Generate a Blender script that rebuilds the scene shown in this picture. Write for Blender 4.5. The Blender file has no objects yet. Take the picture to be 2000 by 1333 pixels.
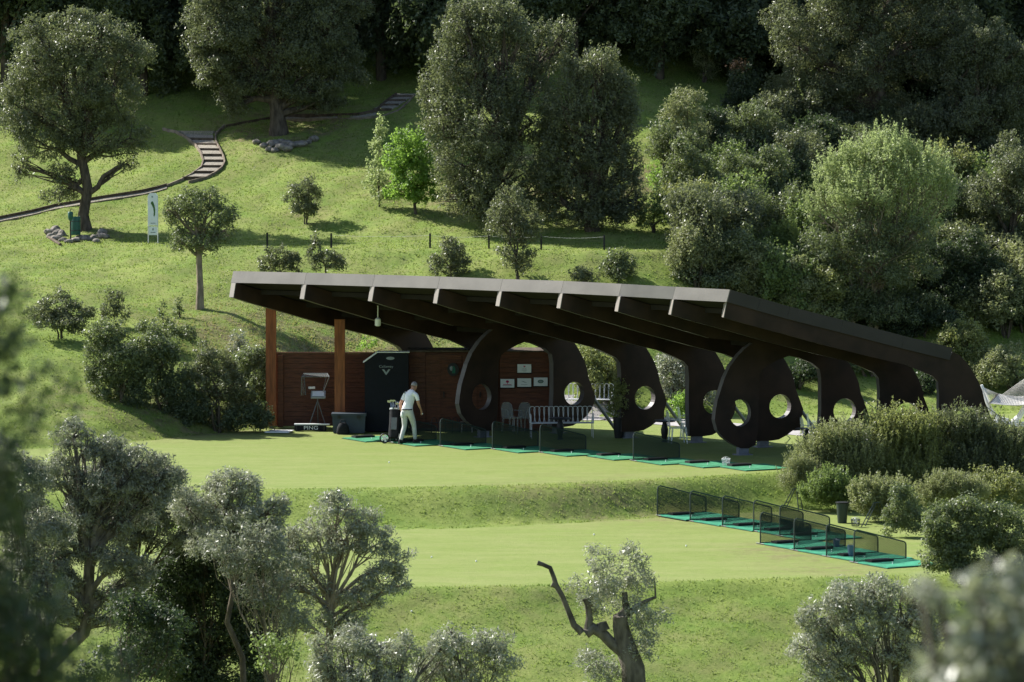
import bpy, bmesh, math, random
import numpy as np
from mathutils import Vector, Matrix

random.seed(7)
rng = np.random.default_rng(11)
scene = bpy.context.scene
C = scene.collection
R = math.radians

# ------------------------------------------------------------------ camera, sky, sun, exposure
F, H, PITCH = 9100.0, 11.4, R(3.75)          # focal length in photo pixels, eye height, downward pitch
cam_d = bpy.data.cameras.new('camera')
cam = bpy.data.objects.new('camera', cam_d); C.objects.link(cam)
cam.location = (0, 0, H); cam.rotation_euler = (R(90) - PITCH, 0, 0)
cam_d.sensor_width = 36.0; cam_d.lens = F / 2000 * 36.0
cam_d.clip_start = 0.5; cam_d.clip_end = 1500
cam_d.dof.use_dof = True; cam_d.dof.focus_distance = 128.0; cam_d.dof.aperture_fstop = 4.5
scene.camera = cam

SUN_DIR = Vector((-0.865, 0.50, 0.0)).normalized() * math.cos(R(39)) + Vector((0, 0, math.sin(R(39))))
world = bpy.data.worlds.new('World'); scene.world = world; world.use_nodes = True
wn = world.node_tree; bg = wn.nodes['Background']
sky = wn.nodes.new('ShaderNodeTexSky'); sky.sky_type = 'NISHITA'; sky.sun_disc = False
sky.sun_elevation = R(39); sky.sun_rotation = math.atan2(SUN_DIR.x, SUN_DIR.y)
wn.links.new(sky.outputs[0], bg.inputs[0]); bg.inputs[1].default_value = 0.085
sl = bpy.data.lights.new('sun', 'SUN'); sl.energy = 5.0; sl.angle = R(0.53); sl.color = (1.0, 0.965, 0.90)
sun = bpy.data.objects.new('sun', sl); C.objects.link(sun)
sun.rotation_euler = SUN_DIR.to_track_quat('Z', 'Y').to_euler(); sun.location = (-40, 60, 60)
vs = scene.view_settings
vs.view_transform = 'Standard'; vs.look = 'None'; vs.exposure = 1.08; vs.gamma = 1.0; vs.use_curve_mapping = False

# ------------------------------------------------------------------ materials
M = {}
def mat(name, col, rough=0.6, spec=0.5, metal=0.0, var=0.0, scale=8.0, bump=0.0, bscale=None, col2=None,
        transl=0.0, tcol=None, stretch=None, clear=0.0):
    m = bpy.data.materials.new(name); m.use_nodes = True
    nt = m.node_tree; b = nt.nodes['Principled BSDF']; out = nt.nodes['Material Output']
    b.inputs['Base Color'].default_value = (*col, 1); b.inputs['Roughness'].default_value = rough
    b.inputs['Metallic'].default_value = metal; b.inputs['Specular IOR Level'].default_value = spec
    L = nt.links
    if var > 0 or col2 is not None or bump > 0:
        tc = nt.nodes.new('ShaderNodeTexCoord'); mp = nt.nodes.new('ShaderNodeMapping')
        L.new(tc.outputs['Object'], mp.inputs[0])
        if stretch: mp.inputs['Scale'].default_value = stretch
        n = nt.nodes.new('ShaderNodeTexNoise'); n.inputs['Scale'].default_value = scale; n.inputs['Detail'].default_value = 5
        L.new(mp.outputs[0], n.inputs['Vector'])
        if var > 0 or col2 is not None:
            c2 = col2 if col2 is not None else tuple(c * (1 - var) for c in col)
            c1 = col if col2 is not None else tuple(min(1, c * (1 + var)) for c in col)
            rp = nt.nodes.new('ShaderNodeValToRGB'); rp.color_ramp.elements[0].position = 0.35; rp.color_ramp.elements[1].position = 0.65
            rp.color_ramp.elements[0].color = (*c2, 1); rp.color_ramp.elements[1].color = (*c1, 1)
            L.new(n.outputs['Fac'], rp.inputs[0]); L.new(rp.outputs[0], b.inputs['Base Color'])
        if bump > 0:
            n2 = nt.nodes.new('ShaderNodeTexNoise'); n2.inputs['Scale'].default_value = bscale or scale * 3; n2.inputs['Detail'].default_value = 4
            L.new(mp.outputs[0], n2.inputs['Vector'])
            bp = nt.nodes.new('ShaderNodeBump'); bp.inputs['Strength'].default_value = bump; bp.inputs['Distance'].default_value = 0.03
            L.new(n2.outputs['Fac'], bp.inputs['Height']); L.new(bp.outputs[0], b.inputs['Normal'])
    if clear > 0:
        tr = nt.nodes.new('ShaderNodeBsdfTransparent'); mx = nt.nodes.new('ShaderNodeMixShader'); mx.inputs[0].default_value = clear
        L.new(b.outputs[0], mx.inputs[1]); L.new(tr.outputs[0], mx.inputs[2]); L.new(mx.outputs[0], out.inputs[0])
    M[name] = m
    return m

def leafmat(name, col, col2, rough=0.42, transl=0.3, tcol=None, spec=0.5):
    """leaf: colour varies from leaf to leaf (attribute rnd), part of the light passes through"""
    m = bpy.data.materials.new(name); m.use_nodes = True
    nt = m.node_tree; b = nt.nodes['Principled BSDF']; out = nt.nodes['Material Output']; L = nt.links
    at = nt.nodes.new('ShaderNodeAttribute'); at.attribute_name = 'rnd'
    mix = nt.nodes.new('ShaderNodeMix'); mix.data_type = 'RGBA'
    mix.inputs[6].default_value = (*col, 1); mix.inputs[7].default_value = (*col2, 1)
    L.new(at.outputs['Fac'], mix.inputs[0]); L.new(mix.outputs[2], b.inputs['Base Color'])
    b.inputs['Roughness'].default_value = rough; b.inputs['Specular IOR Level'].default_value = spec
    t = nt.nodes.new('ShaderNodeBsdfTranslucent')
    tc = tcol or tuple(min(1, c * 1.5) for c in col2)
    t.inputs[0].default_value = (*tc, 1)
    ms = nt.nodes.new('ShaderNodeMixShader'); ms.inputs[0].default_value = transl
    L.new(b.outputs[0], ms.inputs[1]); L.new(t.outputs[0], ms.inputs[2]); L.new(ms.outputs[0], out.inputs[0])
    M[name] = m
    return m

leafmat('leaf_oak', (0.052, 0.064, 0.034), (0.195, 0.215, 0.125), 0.42, 0.40, (0.21, 0.245, 0.095), 0.4)
leafmat('leaf_dark', (0.022, 0.034, 0.018), (0.082, 0.108, 0.052), 0.5, 0.30, (0.09, 0.14, 0.045), 0.35)
leafmat('leaf_olive', (0.125, 0.138, 0.095), (0.455, 0.465, 0.375), 0.40, 0.34, (0.34, 0.37, 0.21), 0.5)
leafmat('leaf_fresh', (0.09, 0.165, 0.03), (0.21, 0.32, 0.07), 0.5, 0.5, (0.30, 0.48, 0.08), 0.4)
leafmat('leaf_mid', (0.075, 0.115, 0.035), (0.21, 0.27, 0.10), 0.48, 0.42, (0.25, 0.34, 0.09), 0.4)
leafmat('leaf_pale', (0.17, 0.21, 0.09), (0.40, 0.46, 0.22), 0.5, 0.45, (0.43, 0.52, 0.20), 0.4)
leafmat('leaf_shrub', (0.056, 0.076, 0.036), (0.205, 0.235, 0.125), 0.45, 0.36, (0.22, 0.28, 0.085), 0.4)
leafmat('leaf_yellowish', (0.10, 0.12, 0.045), (0.30, 0.32, 0.14), 0.45, 0.40, (0.34, 0.38, 0.11), 0.4)
leafmat('leaf_rosemary', (0.105, 0.122, 0.058), (0.33, 0.345, 0.175), 0.5, 0.38, (0.31, 0.35, 0.13), 0.4)
leafmat('leaf_wood', (0.042, 0.058, 0.031), (0.15, 0.185, 0.10), 0.5, 0.36, (0.13, 0.18, 0.06), 0.35)
leafmat('leaf_olive_shaded', (0.082, 0.094, 0.062), (0.32, 0.33, 0.25), 0.42, 0.34, (0.25, 0.28, 0.16), 0.45)  # darker copy of leaf_olive: shade over the left-hand olives put into the colour
leafmat('leaf_rust', (0.12, 0.06, 0.03), (0.22, 0.13, 0.06), 0.5, 0.3)
leafmat('grass_blade', (0.105, 0.15, 0.032), (0.235, 0.295, 0.078), 0.6, 0.4, (0.28, 0.37, 0.08), 0.3)
leafmat('grass_dry', (0.17, 0.16, 0.065), (0.34, 0.31, 0.13), 0.7, 0.35, (0.36, 0.34, 0.12), 0.3)
mat('bark', (0.085, 0.068, 0.052), 0.9, 0.2, var=0.45, scale=9, bump=0.8, bscale=14, stretch=(1, 1, 0.35))
mat('bark_olive', (0.12, 0.105, 0.085), 0.9, 0.2, var=0.5, scale=7, bump=1.0, bscale=12, stretch=(1, 1, 0.4))
mat('bark_pale', (0.22, 0.18, 0.13), 0.9, 0.2, var=0.35, scale=9, bump=0.6, stretch=(1, 1, 0.35))
mat('steel_dark', (0.0250, 0.0130, 0.0088), 0.55, 0.22, var=0.4, scale=1.6, bump=0.06, bscale=30)
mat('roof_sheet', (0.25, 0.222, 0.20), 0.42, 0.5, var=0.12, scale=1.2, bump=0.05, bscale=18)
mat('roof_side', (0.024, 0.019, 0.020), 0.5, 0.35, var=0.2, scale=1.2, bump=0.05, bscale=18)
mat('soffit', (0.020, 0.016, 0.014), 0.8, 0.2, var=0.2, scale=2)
mat('plate_steel', (0.16, 0.17, 0.20), 0.45, 0.5, var=0.15, scale=6)
mat('tube_grey', (0.12, 0.13, 0.13), 0.4, 0.5, var=0.1)
mat('wood_red', (0.100, 0.032, 0.014), 0.6, 0.35, var=0.3, scale=3, bump=0.25, bscale=10, stretch=(1, 1, 8))
mat('wood_post', (0.25, 0.080, 0.028), 0.6, 0.35, var=0.28, scale=4, bump=0.25, bscale=12, stretch=(5, 5, 0.5))
mat('wood_grey', (0.21, 0.17, 0.13), 0.9, 0.2, var=0.35, scale=5, bump=0.5, bscale=16)
mat('timber_dark', (0.085, 0.065, 0.048), 0.9, 0.2, var=0.35, scale=6, bump=0.5, bscale=16)
mat('gravel', (0.27, 0.245, 0.20), 0.95, 0.2, var=0.25, scale=20, bump=0.5, bscale=60)
mat('path_grey', (0.36, 0.34, 0.33), 0.95, 0.2, var=0.12, scale=3, bump=0.3, bscale=50)
mat('stone', (0.20, 0.18, 0.155), 0.9, 0.25, var=0.4, scale=5, bump=0.6, bscale=12)
mat('mat_green', (0.040, 0.235, 0.135), 0.85, 0.2, var=0.3, scale=2.5, bump=0.3, bscale=120)
mat('mat_green_worn', (0.045, 0.21, 0.105), 0.85, 0.2, var=0.25, scale=3, bump=0.3, bscale=120)
mat('rubber', (0.012, 0.012, 0.012), 0.7, 0.3, var=0.3)
mat('net_frame', (0.018, 0.032, 0.028), 0.45, 0.5)
mat('net', (0.020, 0.034, 0.028), 0.7, 0.3)
mat('white_paint', (0.78, 0.78, 0.78), 0.5, 0.4, var=0.06)
mat('white_cloth', (0.86, 0.86, 0.88), 0.85, 0.2, var=0.04, scale=6, bump=0.35, bscale=9)
mat('trousers', (0.50, 0.50, 0.49), 0.9, 0.2, var=0.08, scale=6, bump=0.4, bscale=9)
mat('skin', (0.42, 0.22, 0.14), 0.5, 0.4, var=0.08)
mat('hair', (0.28, 0.26, 0.25), 0.7, 0.3, var=0.3, scale=40)
mat('black', (0.010, 0.010, 0.011), 0.5, 0.4)
mat('black_cloth', (0.016, 0.017, 0.02), 0.85, 0.2, var=0.3)
mat('navy', (0.004, 0.005, 0.010), 0.75, 0.3, var=0.2)
mat('print_white', (0.75, 0.76, 0.78), 0.6, 0.3)
mat('print_grey', (0.25, 0.28, 0.30), 0.6, 0.3)
mat('print_red', (0.42, 0.02, 0.10), 0.6, 0.3)
mat('print_green', (0.02, 0.13, 0.09), 0.6, 0.3)
mat('chest_grey', (0.036, 0.050, 0.066), 0.6, 0.4, var=0.12, scale=3)
mat('chrome', (0.55, 0.55, 0.56), 0.25, 0.5, metal=1.0)
mat('bin_green', (0.012, 0.085, 0.065), 0.45, 0.5, var=0.15)
mat('bucket_blue', (0.10, 0.17, 0.26), 0.5, 0.4, clear=0.25)
mat('wire_white', (0.62, 0.62, 0.62), 0.45, 0.4)
mat('rope_white', (0.60, 0.58, 0.54), 0.85, 0.2, var=0.08, scale=30)
mat('clear_plastic', (0.75, 0.80, 0.80), 0.15, 0.6, clear=0.40)
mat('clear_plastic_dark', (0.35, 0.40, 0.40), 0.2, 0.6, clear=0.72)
mat('sign_paper', (0.72, 0.75, 0.78), 0.5, 0.4, var=0.03)
mat('hole_map', (0.05, 0.12, 0.035), 0.7, 0.2, var=0.4, scale=20)
mat('soil', (0.10, 0.07, 0.045), 1.0, 0.1, var=0.3, scale=8, bump=0.5)

# ------------------------------------------------------------------ mesh helpers
class MB:
    def __init__(s): s.v = []; s.f = []; s.mi = []; s.cur = 0
    def add(s, vs, fs):
        o = len(s.v); s.v.extend([tuple(p) for p in vs])
        for f in fs: s.f.append([i + o for i in f]); s.mi.append(s.cur)
    def box(s, c, size, rz=0.0, ax=None):
        hx, hy, hz = (d / 2 for d in size); c = Vector(c)
        if ax is None: ax = (Vector((math.cos(rz), math.sin(rz), 0)), Vector((-math.sin(rz), math.cos(rz), 0)), Vector((0, 0, 1)))
        P = [c + ax[0] * (hx * a) + ax[1] * (hy * b) + ax[2] * (hz * d) for d in (-1, 1) for (a, b) in ((-1, -1), (1, -1), (1, 1), (-1, 1))]
        s.add(P, [(3, 2, 1, 0), (4, 5, 6, 7), (0, 1, 5, 4), (1, 2, 6, 5), (2, 3, 7, 6), (3, 0, 4, 7)])
    def tube(s, pts, rad, n=8, cap=True):
        pts = [Vector(p) for p in pts]
        if not hasattr(rad, '__len__'): rad = [rad] * len(pts)
        rings = []; up = Vector((0.31, 0.17, 0.93))
        prev = None
        for i, p in enumerate(pts):
            d = (pts[min(i + 1, len(pts) - 1)] - pts[max(i - 1, 0)]).normalized()
            if prev is None:
                a = d.cross(up)
                if a.length < 1e-3: a = d.cross(Vector((1, 0, 0)))
            else: a = prev - d * prev.dot(d)
            a.normalize(); prev = a; b = d.cross(a)
            rings.append([p + (a * math.cos(2 * math.pi * k / n) + b * math.sin(2 * math.pi * k / n)) * rad[i] for k in range(n)])
        fs = []
        for i in range(len(rings) - 1):
            for k in range(n):
                fs.append((i * n + k, i * n + (k + 1) % n, (i + 1) * n + (k + 1) % n, (i + 1) * n + k))
        if cap:
            fs.append(tuple(range(n - 1, -1, -1))); fs.append(tuple((len(rings) - 1) * n + k for k in range(n)))
        s.add([p for r in rings for p in r], fs)
    def lathe(s, c, prof, n=20, sx=1.0, sy=1.0):
        c = Vector(c); P = []; fs = []
        for (r, z) in prof:
            for k in range(n):
                a = 2 * math.pi * k / n; P.append(c + Vector((r * sx * math.cos(a), r * sy * math.sin(a), z)))
        for i in range(len(prof) - 1):
            for k in range(n): fs.append((i * n + k, i * n + (k + 1) % n, (i + 1) * n + (k + 1) % n, (i + 1) * n + k))
        fs.append(tuple(range(n - 1, -1, -1))); fs.append(tuple((len(prof) - 1) * n + k for k in range(n)))
        s.add(P, fs)
    def prism(s, poly, o, u, w, d):
        """polygon (a,b) in plane o + u a + w b, extruded along vector d"""
        o, u, w, d = Vector(o), Vector(u), Vector(w), Vector(d); n = len(poly)
        P = [o + u * a + w * b for a, b in poly]; P += [p + d for p in P]
        s.add(P, [tuple(range(n)), tuple(range(2 * n - 1, n - 1, -1))] + [(i + n, (i + 1) % n + n, (i + 1) % n, i) for i in range(n)])

ORG = {}
def thing(name, label, cat, loc=(0, 0, 0), group=None, rz=0.0):
    o = bpy.data.objects.new(name, None); C.objects.link(o); o.location = loc; o.rotation_euler = (0, 0, rz)
    o.empty_display_size = 0.2
    o['label'] = label; o['category'] = cat
    if group: o['group'] = group
    ORG[o] = Vector(loc); return o
def mkmesh(name, mb, mats, org=Vector((0, 0, 0)), smooth=False):
    me = bpy.data.meshes.new(name)
    ox, oy, oz = org
    me.from_pydata([(p[0] - ox, p[1] - oy, p[2] - oz) for p in mb.v], [], mb.f)
    if not isinstance(mats, (list, tuple)): mats = [mats]
    for m in mats: me.materials.append(M[m])
    if len(mats) > 1: me.polygons.foreach_set('material_index', mb.mi)
    bm = bmesh.new(); bm.from_mesh(me); bmesh.ops.recalc_face_normals(bm, faces=bm.faces); bm.to_mesh(me); bm.free()
    if smooth:
        me.polygons.foreach_set('use_smooth', [True] * len(me.polygons))
        try: me.set_sharp_from_angle(angle=R(40))
        except Exception: pass
    return me
def part(name, mb, mats, parent, smooth=False, local=False, label=None, kind=None):
    """a mesh under its thing; mb in world coordinates unless local"""
    org = Vector((0, 0, 0)) if local else ORG[parent]
    o = bpy.data.objects.new(name, mkmesh(name, mb, mats, org, smooth)); C.objects.link(o); o.parent = parent
    ORG[o] = ORG[parent]
    if label: o['label'] = label
    if kind: o['kind'] = kind
    return o
def single(name, mb, mats, label, cat, loc=(0, 0, 0), group=None, kind=None, smooth=False):
    o = bpy.data.objects.new(name, mkmesh(name, mb, mats, Vector(loc), smooth)); C.objects.link(o); o.location = loc
    if label: o['label'] = label
    if cat: o['category'] = cat
    if group: o['group'] = group
    if kind: o['kind'] = kind
    ORG[o] = Vector(loc); return o
def copy_tree(o, parent=None):
    c = o.copy(); C.objects.link(c); c.parent = parent
    for ch in o.children: copy_tree(ch, c)
    return c

# ------------------------------------------------------------------ terrain
def sst(t): t = np.clip(t, 0, 1); return t * t * (3 - 2 * t)
def h(X, Y):
    X = np.asarray(X, float); Y = np.asarray(Y, float)
    def I(x, a, b_): return sum(np.interp(x + o, a, b_) for o in (-2.4, -1.6, -0.8, 0, 0.8, 1.6, 2.4)) / 7
    toe = I(X, [-60, -16, -13, -10, -8.5, -7, 0, 6, 12, 20, 60], [122, 127, 128.5, 130.8, 133.5, 136.8, 138.3, 139.5, 140, 140, 140])
    yf = I(X, [-60, -16, 0, 5, 10, 20, 60], [158, 151.5, 147.3, 146.5, 151, 155, 165]); yb = yf + 3.2
    ye = I(X, [-60, -4.5, 1.95, 6.7, 9, 30], [116, 116.9, 118.4, 121.1, 123, 130])
    b0 = I(X, [-60, -2.6, 1.9, 3.7, 6, 9, 30], [114, 114.6, 116.4, 118.1, 119, 120, 127])
    yl = I(X, [-60, -2, 3.3, 6.5, 30], [101.5, 102.4, 103.5, 104.4, 108])
    z = np.where(Y < 0, 9.6, 9.6 - 8.6 * sst(Y / 25))
    z = np.where(Y > 25, 1.0 - 5.5 * sst((Y - 25) / 25), z)
    t = np.clip((Y - 86) / (yl - 86), 0, 1)
    z = np.where(Y > 50, -4.5 + 3.7 * (0.5 * t + 0.5 * t ** 3), z)
    z = np.where(Y > b0, -0.8 + 0.8 * sst((Y - b0) / (ye - b0)), z)
    p = I(X, [5, 11], [1.0, 1.7])
    t = np.clip((Y - toe) / (yf - toe), 0, 1)
    z = np.where(Y > toe, 4.6 * np.power(t, p) + 0.25 * np.sin(np.pi * t) * I(X, [-14, -9, -6], [1, 1, 0]), z)
    z = np.where(Y > yf, 4.6 + 0.15 * (Y - yf) / 3.2, z)
    z = np.where(Y > yb, 4.75 + 0.30 * np.minimum(Y - yb, 20) + 0.22 * np.maximum(Y - yb - 20, 0), z)
    # gentle unevenness away from the level ground
    rough = np.where((Y > toe + 1) & ((Y < yf - 0.5) | (Y > yb + 0.5)), 1.0, 0.0) + np.where(Y < yl - 0.5, 0.7, 0.0)
    z = z + rough * (0.05 * np.sin(X * 1.3 + 0.7 * Y) + 0.05 * np.sin(0.9 * Y - 0.6 * X + 1) + 0.03 * np.sin(2.3 * X - 1.7 * Y))
    return z
def hz(x, y): return float(h(x, y))
def ray(px, py):
    u = (666.5 - py) / F
    return Vector(((px - 1000) / F, math.cos(PITCH) + u * math.sin(PITCH), u * math.cos(PITCH) - math.sin(PITCH)))
TS = np.arange(60, 330, 0.05)
def ground(px, py, t0=60):
    r = ray(px, py); ts = TS[TS >= t0]
    d = H + r.z * ts - h(r.x * ts, r.y * ts)
    k = int(np.argmax(d < 0))
    if k > 0:
        a, b = d[k - 1], d[k]; t = ts[k - 1] + 0.05 * a / (a - b)
    else: t = ts[k]
    return Vector((r.x * t, r.y * t, hz(r.x * t, r.y * t)))
def at_y(px, py, Y):
    r = ray(px, py); t = Y / r.y; return Vector((r.x * t, Y, H + r.z * t))
def at_z(px, py, z):
    r = ray(px, py); t = (z - H) / r.z; return Vector((r.x * t, r.y * t, z))
def ppm(Y): return F / Y

xs = np.concatenate([np.arange(-140, -26, 6), np.arange(-26, 26.01, 0.22), np.arange(32, 141, 6)])
ys = np.concatenate([np.arange(-30, 84, 3), np.arange(84, 186, 0.22), np.arange(188, 420, 6)])
GX, GY = np.meshgrid(xs, ys)
GZ = h(GX, GY)
fine = (np.abs(GX) < 26) & (GY > 84) & (GY < 186)
slopeg = np.abs(np.gradient(GZ, axis=0)) / 0.22
mown = np.where((GY < 145) & (slopeg < 0.02) & fine, 1.0, 0.0)
GZ = GZ + np.where(fine & (mown < 0.5), rng.normal(0, 0.012, GZ.shape), 0)
nx, ny = len(xs), len(ys)
me = bpy.data.meshes.new('ground')
idx = np.arange(nx * ny).reshape(ny, nx)
quads = np.stack([idx[:-1, :-1], idx[:-1, 1:], idx[1:, 1:], idx[1:, :-1]], -1).reshape(-1, 4)
def fastmesh(me, V, Q, smooth=False):
    V = np.ascontiguousarray(V, np.float32); Q = np.ascontiguousarray(Q, np.int32); k = Q.shape[1]
    me.vertices.add(len(V)); me.vertices.foreach_set('co', V.ravel())
    me.loops.add(Q.size); me.loops.foreach_set('vertex_index', Q.ravel())
    me.polygons.add(len(Q)); me.polygons.foreach_set('loop_start', np.arange(0, Q.size, k, dtype=np.int32))
    me.polygons.foreach_set('use_smooth', np.full(len(Q), smooth))
    me.update(calc_edges=True)
fastmesh(me, np.stack([GX, GY, GZ], -1).reshape(-1, 3), quads, True)
at = me.attributes.new('mown', 'FLOAT', 'POINT'); at.data.foreach_set('value', mown.astype(np.float32).ravel())
# bare, dry turf on the steep bank behind the shelter and beside the trees
dry = np.exp(-(((GX + 5.5) / 4.5) ** 2 + ((GY - 140.5) / 3.0) ** 2)) + 0.8 * np.exp(-(((GX + 8.0) / 1.6) ** 2 + ((GY - 164.5) / 1.6) ** 2)) + 0.35 * np.exp(-(((GX - 1.5) / 3) ** 2 + ((GY - 117.5) / 1.0) ** 2))
for (bx_, by_, br_, ba_) in ((-14.1, 154.2, 1.3, 0.8), (-8.2, 164.0, 2.2, 1.0), (-0.2, 156.5, 3.2, 0.9), (2.8, 156.3, 2.6, 0.9), (-3.2, 157.5, 1.3, 0.6), (-6.9, 155.0, 0.7, 0.6), (-9.3, 141.0, 0.9, 0.7), (3.2, 118.4, 3.0, 0.4), (7.2, 106.2, 1.2, 0.7), (6.6, 108.8, 1.2, 0.6), (6.0, 110.6, 1.0, 0.6), (-8.5, 134.0, 2.0, 0.7), (-11.5, 133.0, 2.5, 0.7)):
    dry += ba_ * np.exp(-(((GX - bx_) ** 2 + (GY - by_) ** 2) / br_ ** 2))
dry += np.where((GY > 141) | (GY < 103), 0.40, 0.10)          # thin patches scattered over the slopes
at = me.attributes.new('dry', 'FLOAT', 'POINT'); at.data.foreach_set('value', np.clip(dry, 0, 1).astype(np.float32).ravel())
gm = bpy.data.materials.new('turf'); gm.use_nodes = True; nt = gm.node_tree; L = nt.links; b = nt.nodes['Principled BSDF']
def N(t): return nt.nodes.new('ShaderNode' + t)
tc = N('TexCoord')
def noise(sc, det=4, vec=None, rough=0.5):
    n = N('TexNoise'); n.inputs['Scale'].default_value = sc; n.inputs['Detail'].default_value = det; n.inputs['Roughness'].default_value = rough
    L.new(vec or tc.outputs['Object'], n.inputs['Vector']); return n
def ramp(src, p0, c0, p1, c1):
    r = N('ValToRGB'); e = r.color_ramp.elements; e[0].position = p0; e[1].position = p1; e[0].color = (*c0, 1); e[1].color = (*c1, 1)
    L.new(src, r.inputs[0]); return r.outputs[0]
def mixc(fac, a, b_):
    m = N('Mix'); m.data_type = 'RGBA'
    L.new(fac, m.inputs[0]); L.new(a, m.inputs[6]); L.new(b_, m.inputs[7]); return m.outputs[2]
mpn = N('Mapping'); mpn.inputs['Scale'].default_value = (0.5, 1.6, 1); L.new(tc.outputs['Object'], mpn.inputs[0])
mown_c = mixc(ramp(noise(0.9, 10, mpn.outputs[0], 0.8).outputs['Fac'], 0.40, (0, 0, 0), 0.60, (1, 1, 1)),
              ramp(noise(5, 10, rough=0.85).outputs['Fac'], 0.3, (0.125, 0.178, 0.034), 0.7, (0.205, 0.262, 0.064)),
              ramp(noise(6, 10, rough=0.85).outputs['Fac'], 0.3, (0.165, 0.208, 0.056), 0.7, (0.255, 0.285, 0.098)))
rough_c = mixc(ramp(noise(0.7, 5).outputs['Fac'], 0.4, (0, 0, 0), 0.65, (1, 1, 1)),
               ramp(noise(6, 5, rough=0.7).outputs['Fac'], 0.3, (0.090, 0.150, 0.022), 0.7, (0.180, 0.254, 0.046)),
               ramp(noise(7, 5, rough=0.7).outputs['Fac'], 0.3, (0.150, 0.200, 0.038), 0.7, (0.250, 0.305, 0.072)))
dry_c = ramp(noise(5, 5, rough=0.7).outputs['Fac'], 0.3, (0.10, 0.085, 0.04), 0.7, (0.24, 0.205, 0.10))
a1 = N('Attribute'); a1.attribute_name = 'mown'; a2 = N('Attribute'); a2.attribute_name = 'dry'
mm = N('Math'); mm.operation = 'MULTIPLY'; mm.use_clamp = True
L.new(a2.outputs['Fac'], mm.inputs[0]); L.new(ramp(noise(1.5, 6, rough=0.7).outputs['Fac'], 0.38, (0, 0, 0), 0.6, (1, 1, 1)), mm.inputs[1])
col = mixc(mm.outputs[0], mixc(a1.outputs['Fac'], rough_c, mown_c), dry_c)
L.new(col, b.inputs['Base Color']); b.inputs['Roughness'].default_value = 0.85; b.inputs['Specular IOR Level'].default_value = 0.15
bp = N('Bump'); bp.inputs['Strength'].default_value = 0.5; bp.inputs['Distance'].default_value = 0.05
L.new(noise(14, 6, rough=0.75).outputs['Fac'], bp.inputs['Height']); L.new(bp.outputs[0], b.inputs['Normal'])
me.materials.append(gm)
go = bpy.data.objects.new('ground', me); C.objects.link(go); go['kind'] = 'structure'

# grass blades on the rough slopes and banks, thin stubble elsewhere
def blade_mesh(name, n, xr, yr, hgt, wid, keep, matn):
    X = rng.uniform(*xr, n); Y = rng.uniform(*yr, n)
    k = keep(X, Y); X = X[k]; Y = Y[k]; n = len(X)
    Z = h(X, Y) - 0.01
    a = rng.uniform(0, np.pi, n); hh = rng.uniform(0.6, 1.4, n) * hgt; ww = rng.uniform(0.6, 1.4, n) * wid
    lean = rng.normal(0, 0.45, (n, 2)) * hh[:, None]
    B = np.stack([X, Y, Z], -1); D = np.stack([np.cos(a) * ww, np.sin(a) * ww, np.zeros(n)], -1)
    T = B + np.stack([lean[:, 0], lean[:, 1], hh], -1)
    V = np.stack([B - D, B + D, T], 1).reshape(-1, 3)
    me = bpy.data.meshes.new(name); fastmesh(me, V, np.arange(3 * n).reshape(-1, 3))
    at = me.attributes.new('rnd', 'FLOAT', 'POINT'); at.data.foreach_set('value', np.repeat(rng.random(n), 3).astype(np.float32))
    me.materials.append(M[matn])
    o = bpy.data.objects.new(name, me); C.objects.link(o); o['kind'] = 'stuff'
    return o
def sl_(X, Y): return np.abs(h(X, Y + 0.3) - h(X, Y - 0.3)) / 0.6
def vis(X, Y): return np.abs(X) < Y * 0.113
o = blade_mesh('rough_grass', 270000, (-20, 20), (128, 176), 0.05, 0.022, lambda X, Y: (sl_(X, Y) > 0.03) & vis(X, Y), 'grass_blade')
o['label'] = 'rough green grass growing over the hillside'; o['category'] = 'grass'
o = blade_mesh('bank_grass', 150000, (-13, 13), (95, 122), 0.045, 0.016, lambda X, Y: (sl_(X, Y) > 0.03) & vis(X, Y), 'grass_blade')
o['label'] = 'longer green grass on the banks below the practice tees'; o['category'] = 'grass'
o = blade_mesh('dry_grass', 60000, (-12, 2), (136, 147), 0.055, 0.02, lambda X, Y: (sl_(X, Y) > 0.05) & (rng.random(len(X)) < np.exp(-(((X + 5.5) / 4) ** 2 + ((Y - 140.5) / 3) ** 2))), 'grass_dry')
o['label'] = 'dry straw coloured grass on the bank behind the shelter'; o['category'] = 'grass'
# ------------------------------------------------------------------ gravel path behind the shelter
def ribbon(name, pts, w, matn, lift=0.012, label=None):
    mb = MB(); P = [Vector(p) for p in pts]
    fine = []
    for i in range(len(P) - 1):
        n = max(2, int((P[i + 1] - P[i]).length / 0.3))
        fine += [P[i].lerp(P[i + 1], k / n) for k in range(n)]
    fine.append(P[-1]); rows = []
    for i, p in enumerate(fine):
        d = (fine[min(i + 1, len(fine) - 1)] - fine[max(0, i - 1)]); d.z = 0; d.normalize(); s = Vector((-d.y, d.x, 0))
        rows.append([p + s * (w * (k / 4 - 0.5)) for k in range(5)])
    V = []
    for r in rows:
        for q in r: V.append((q.x, q.y, hz(q.x, q.y) + lift))
    mb.add(V, [(i * 5 + k, i * 5 + k + 1, i * 5 + k + 6, i * 5 + k + 5) for i in range(len(rows) - 1) for k in range(4)])
    o = bpy.data.objects.new(name, mkmesh(name, mb, matn)); C.objects.link(o); o['kind'] = 'structure'
    return o
ribbon('path', [ground(*p) for p in ((1040, 806), (1120, 811), (1200, 816), (1300, 824), (1400, 832), (1500, 840), (1590, 846), (1720, 858), (1850, 872), (1990, 890))], 2.0, 'path_grey')

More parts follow.
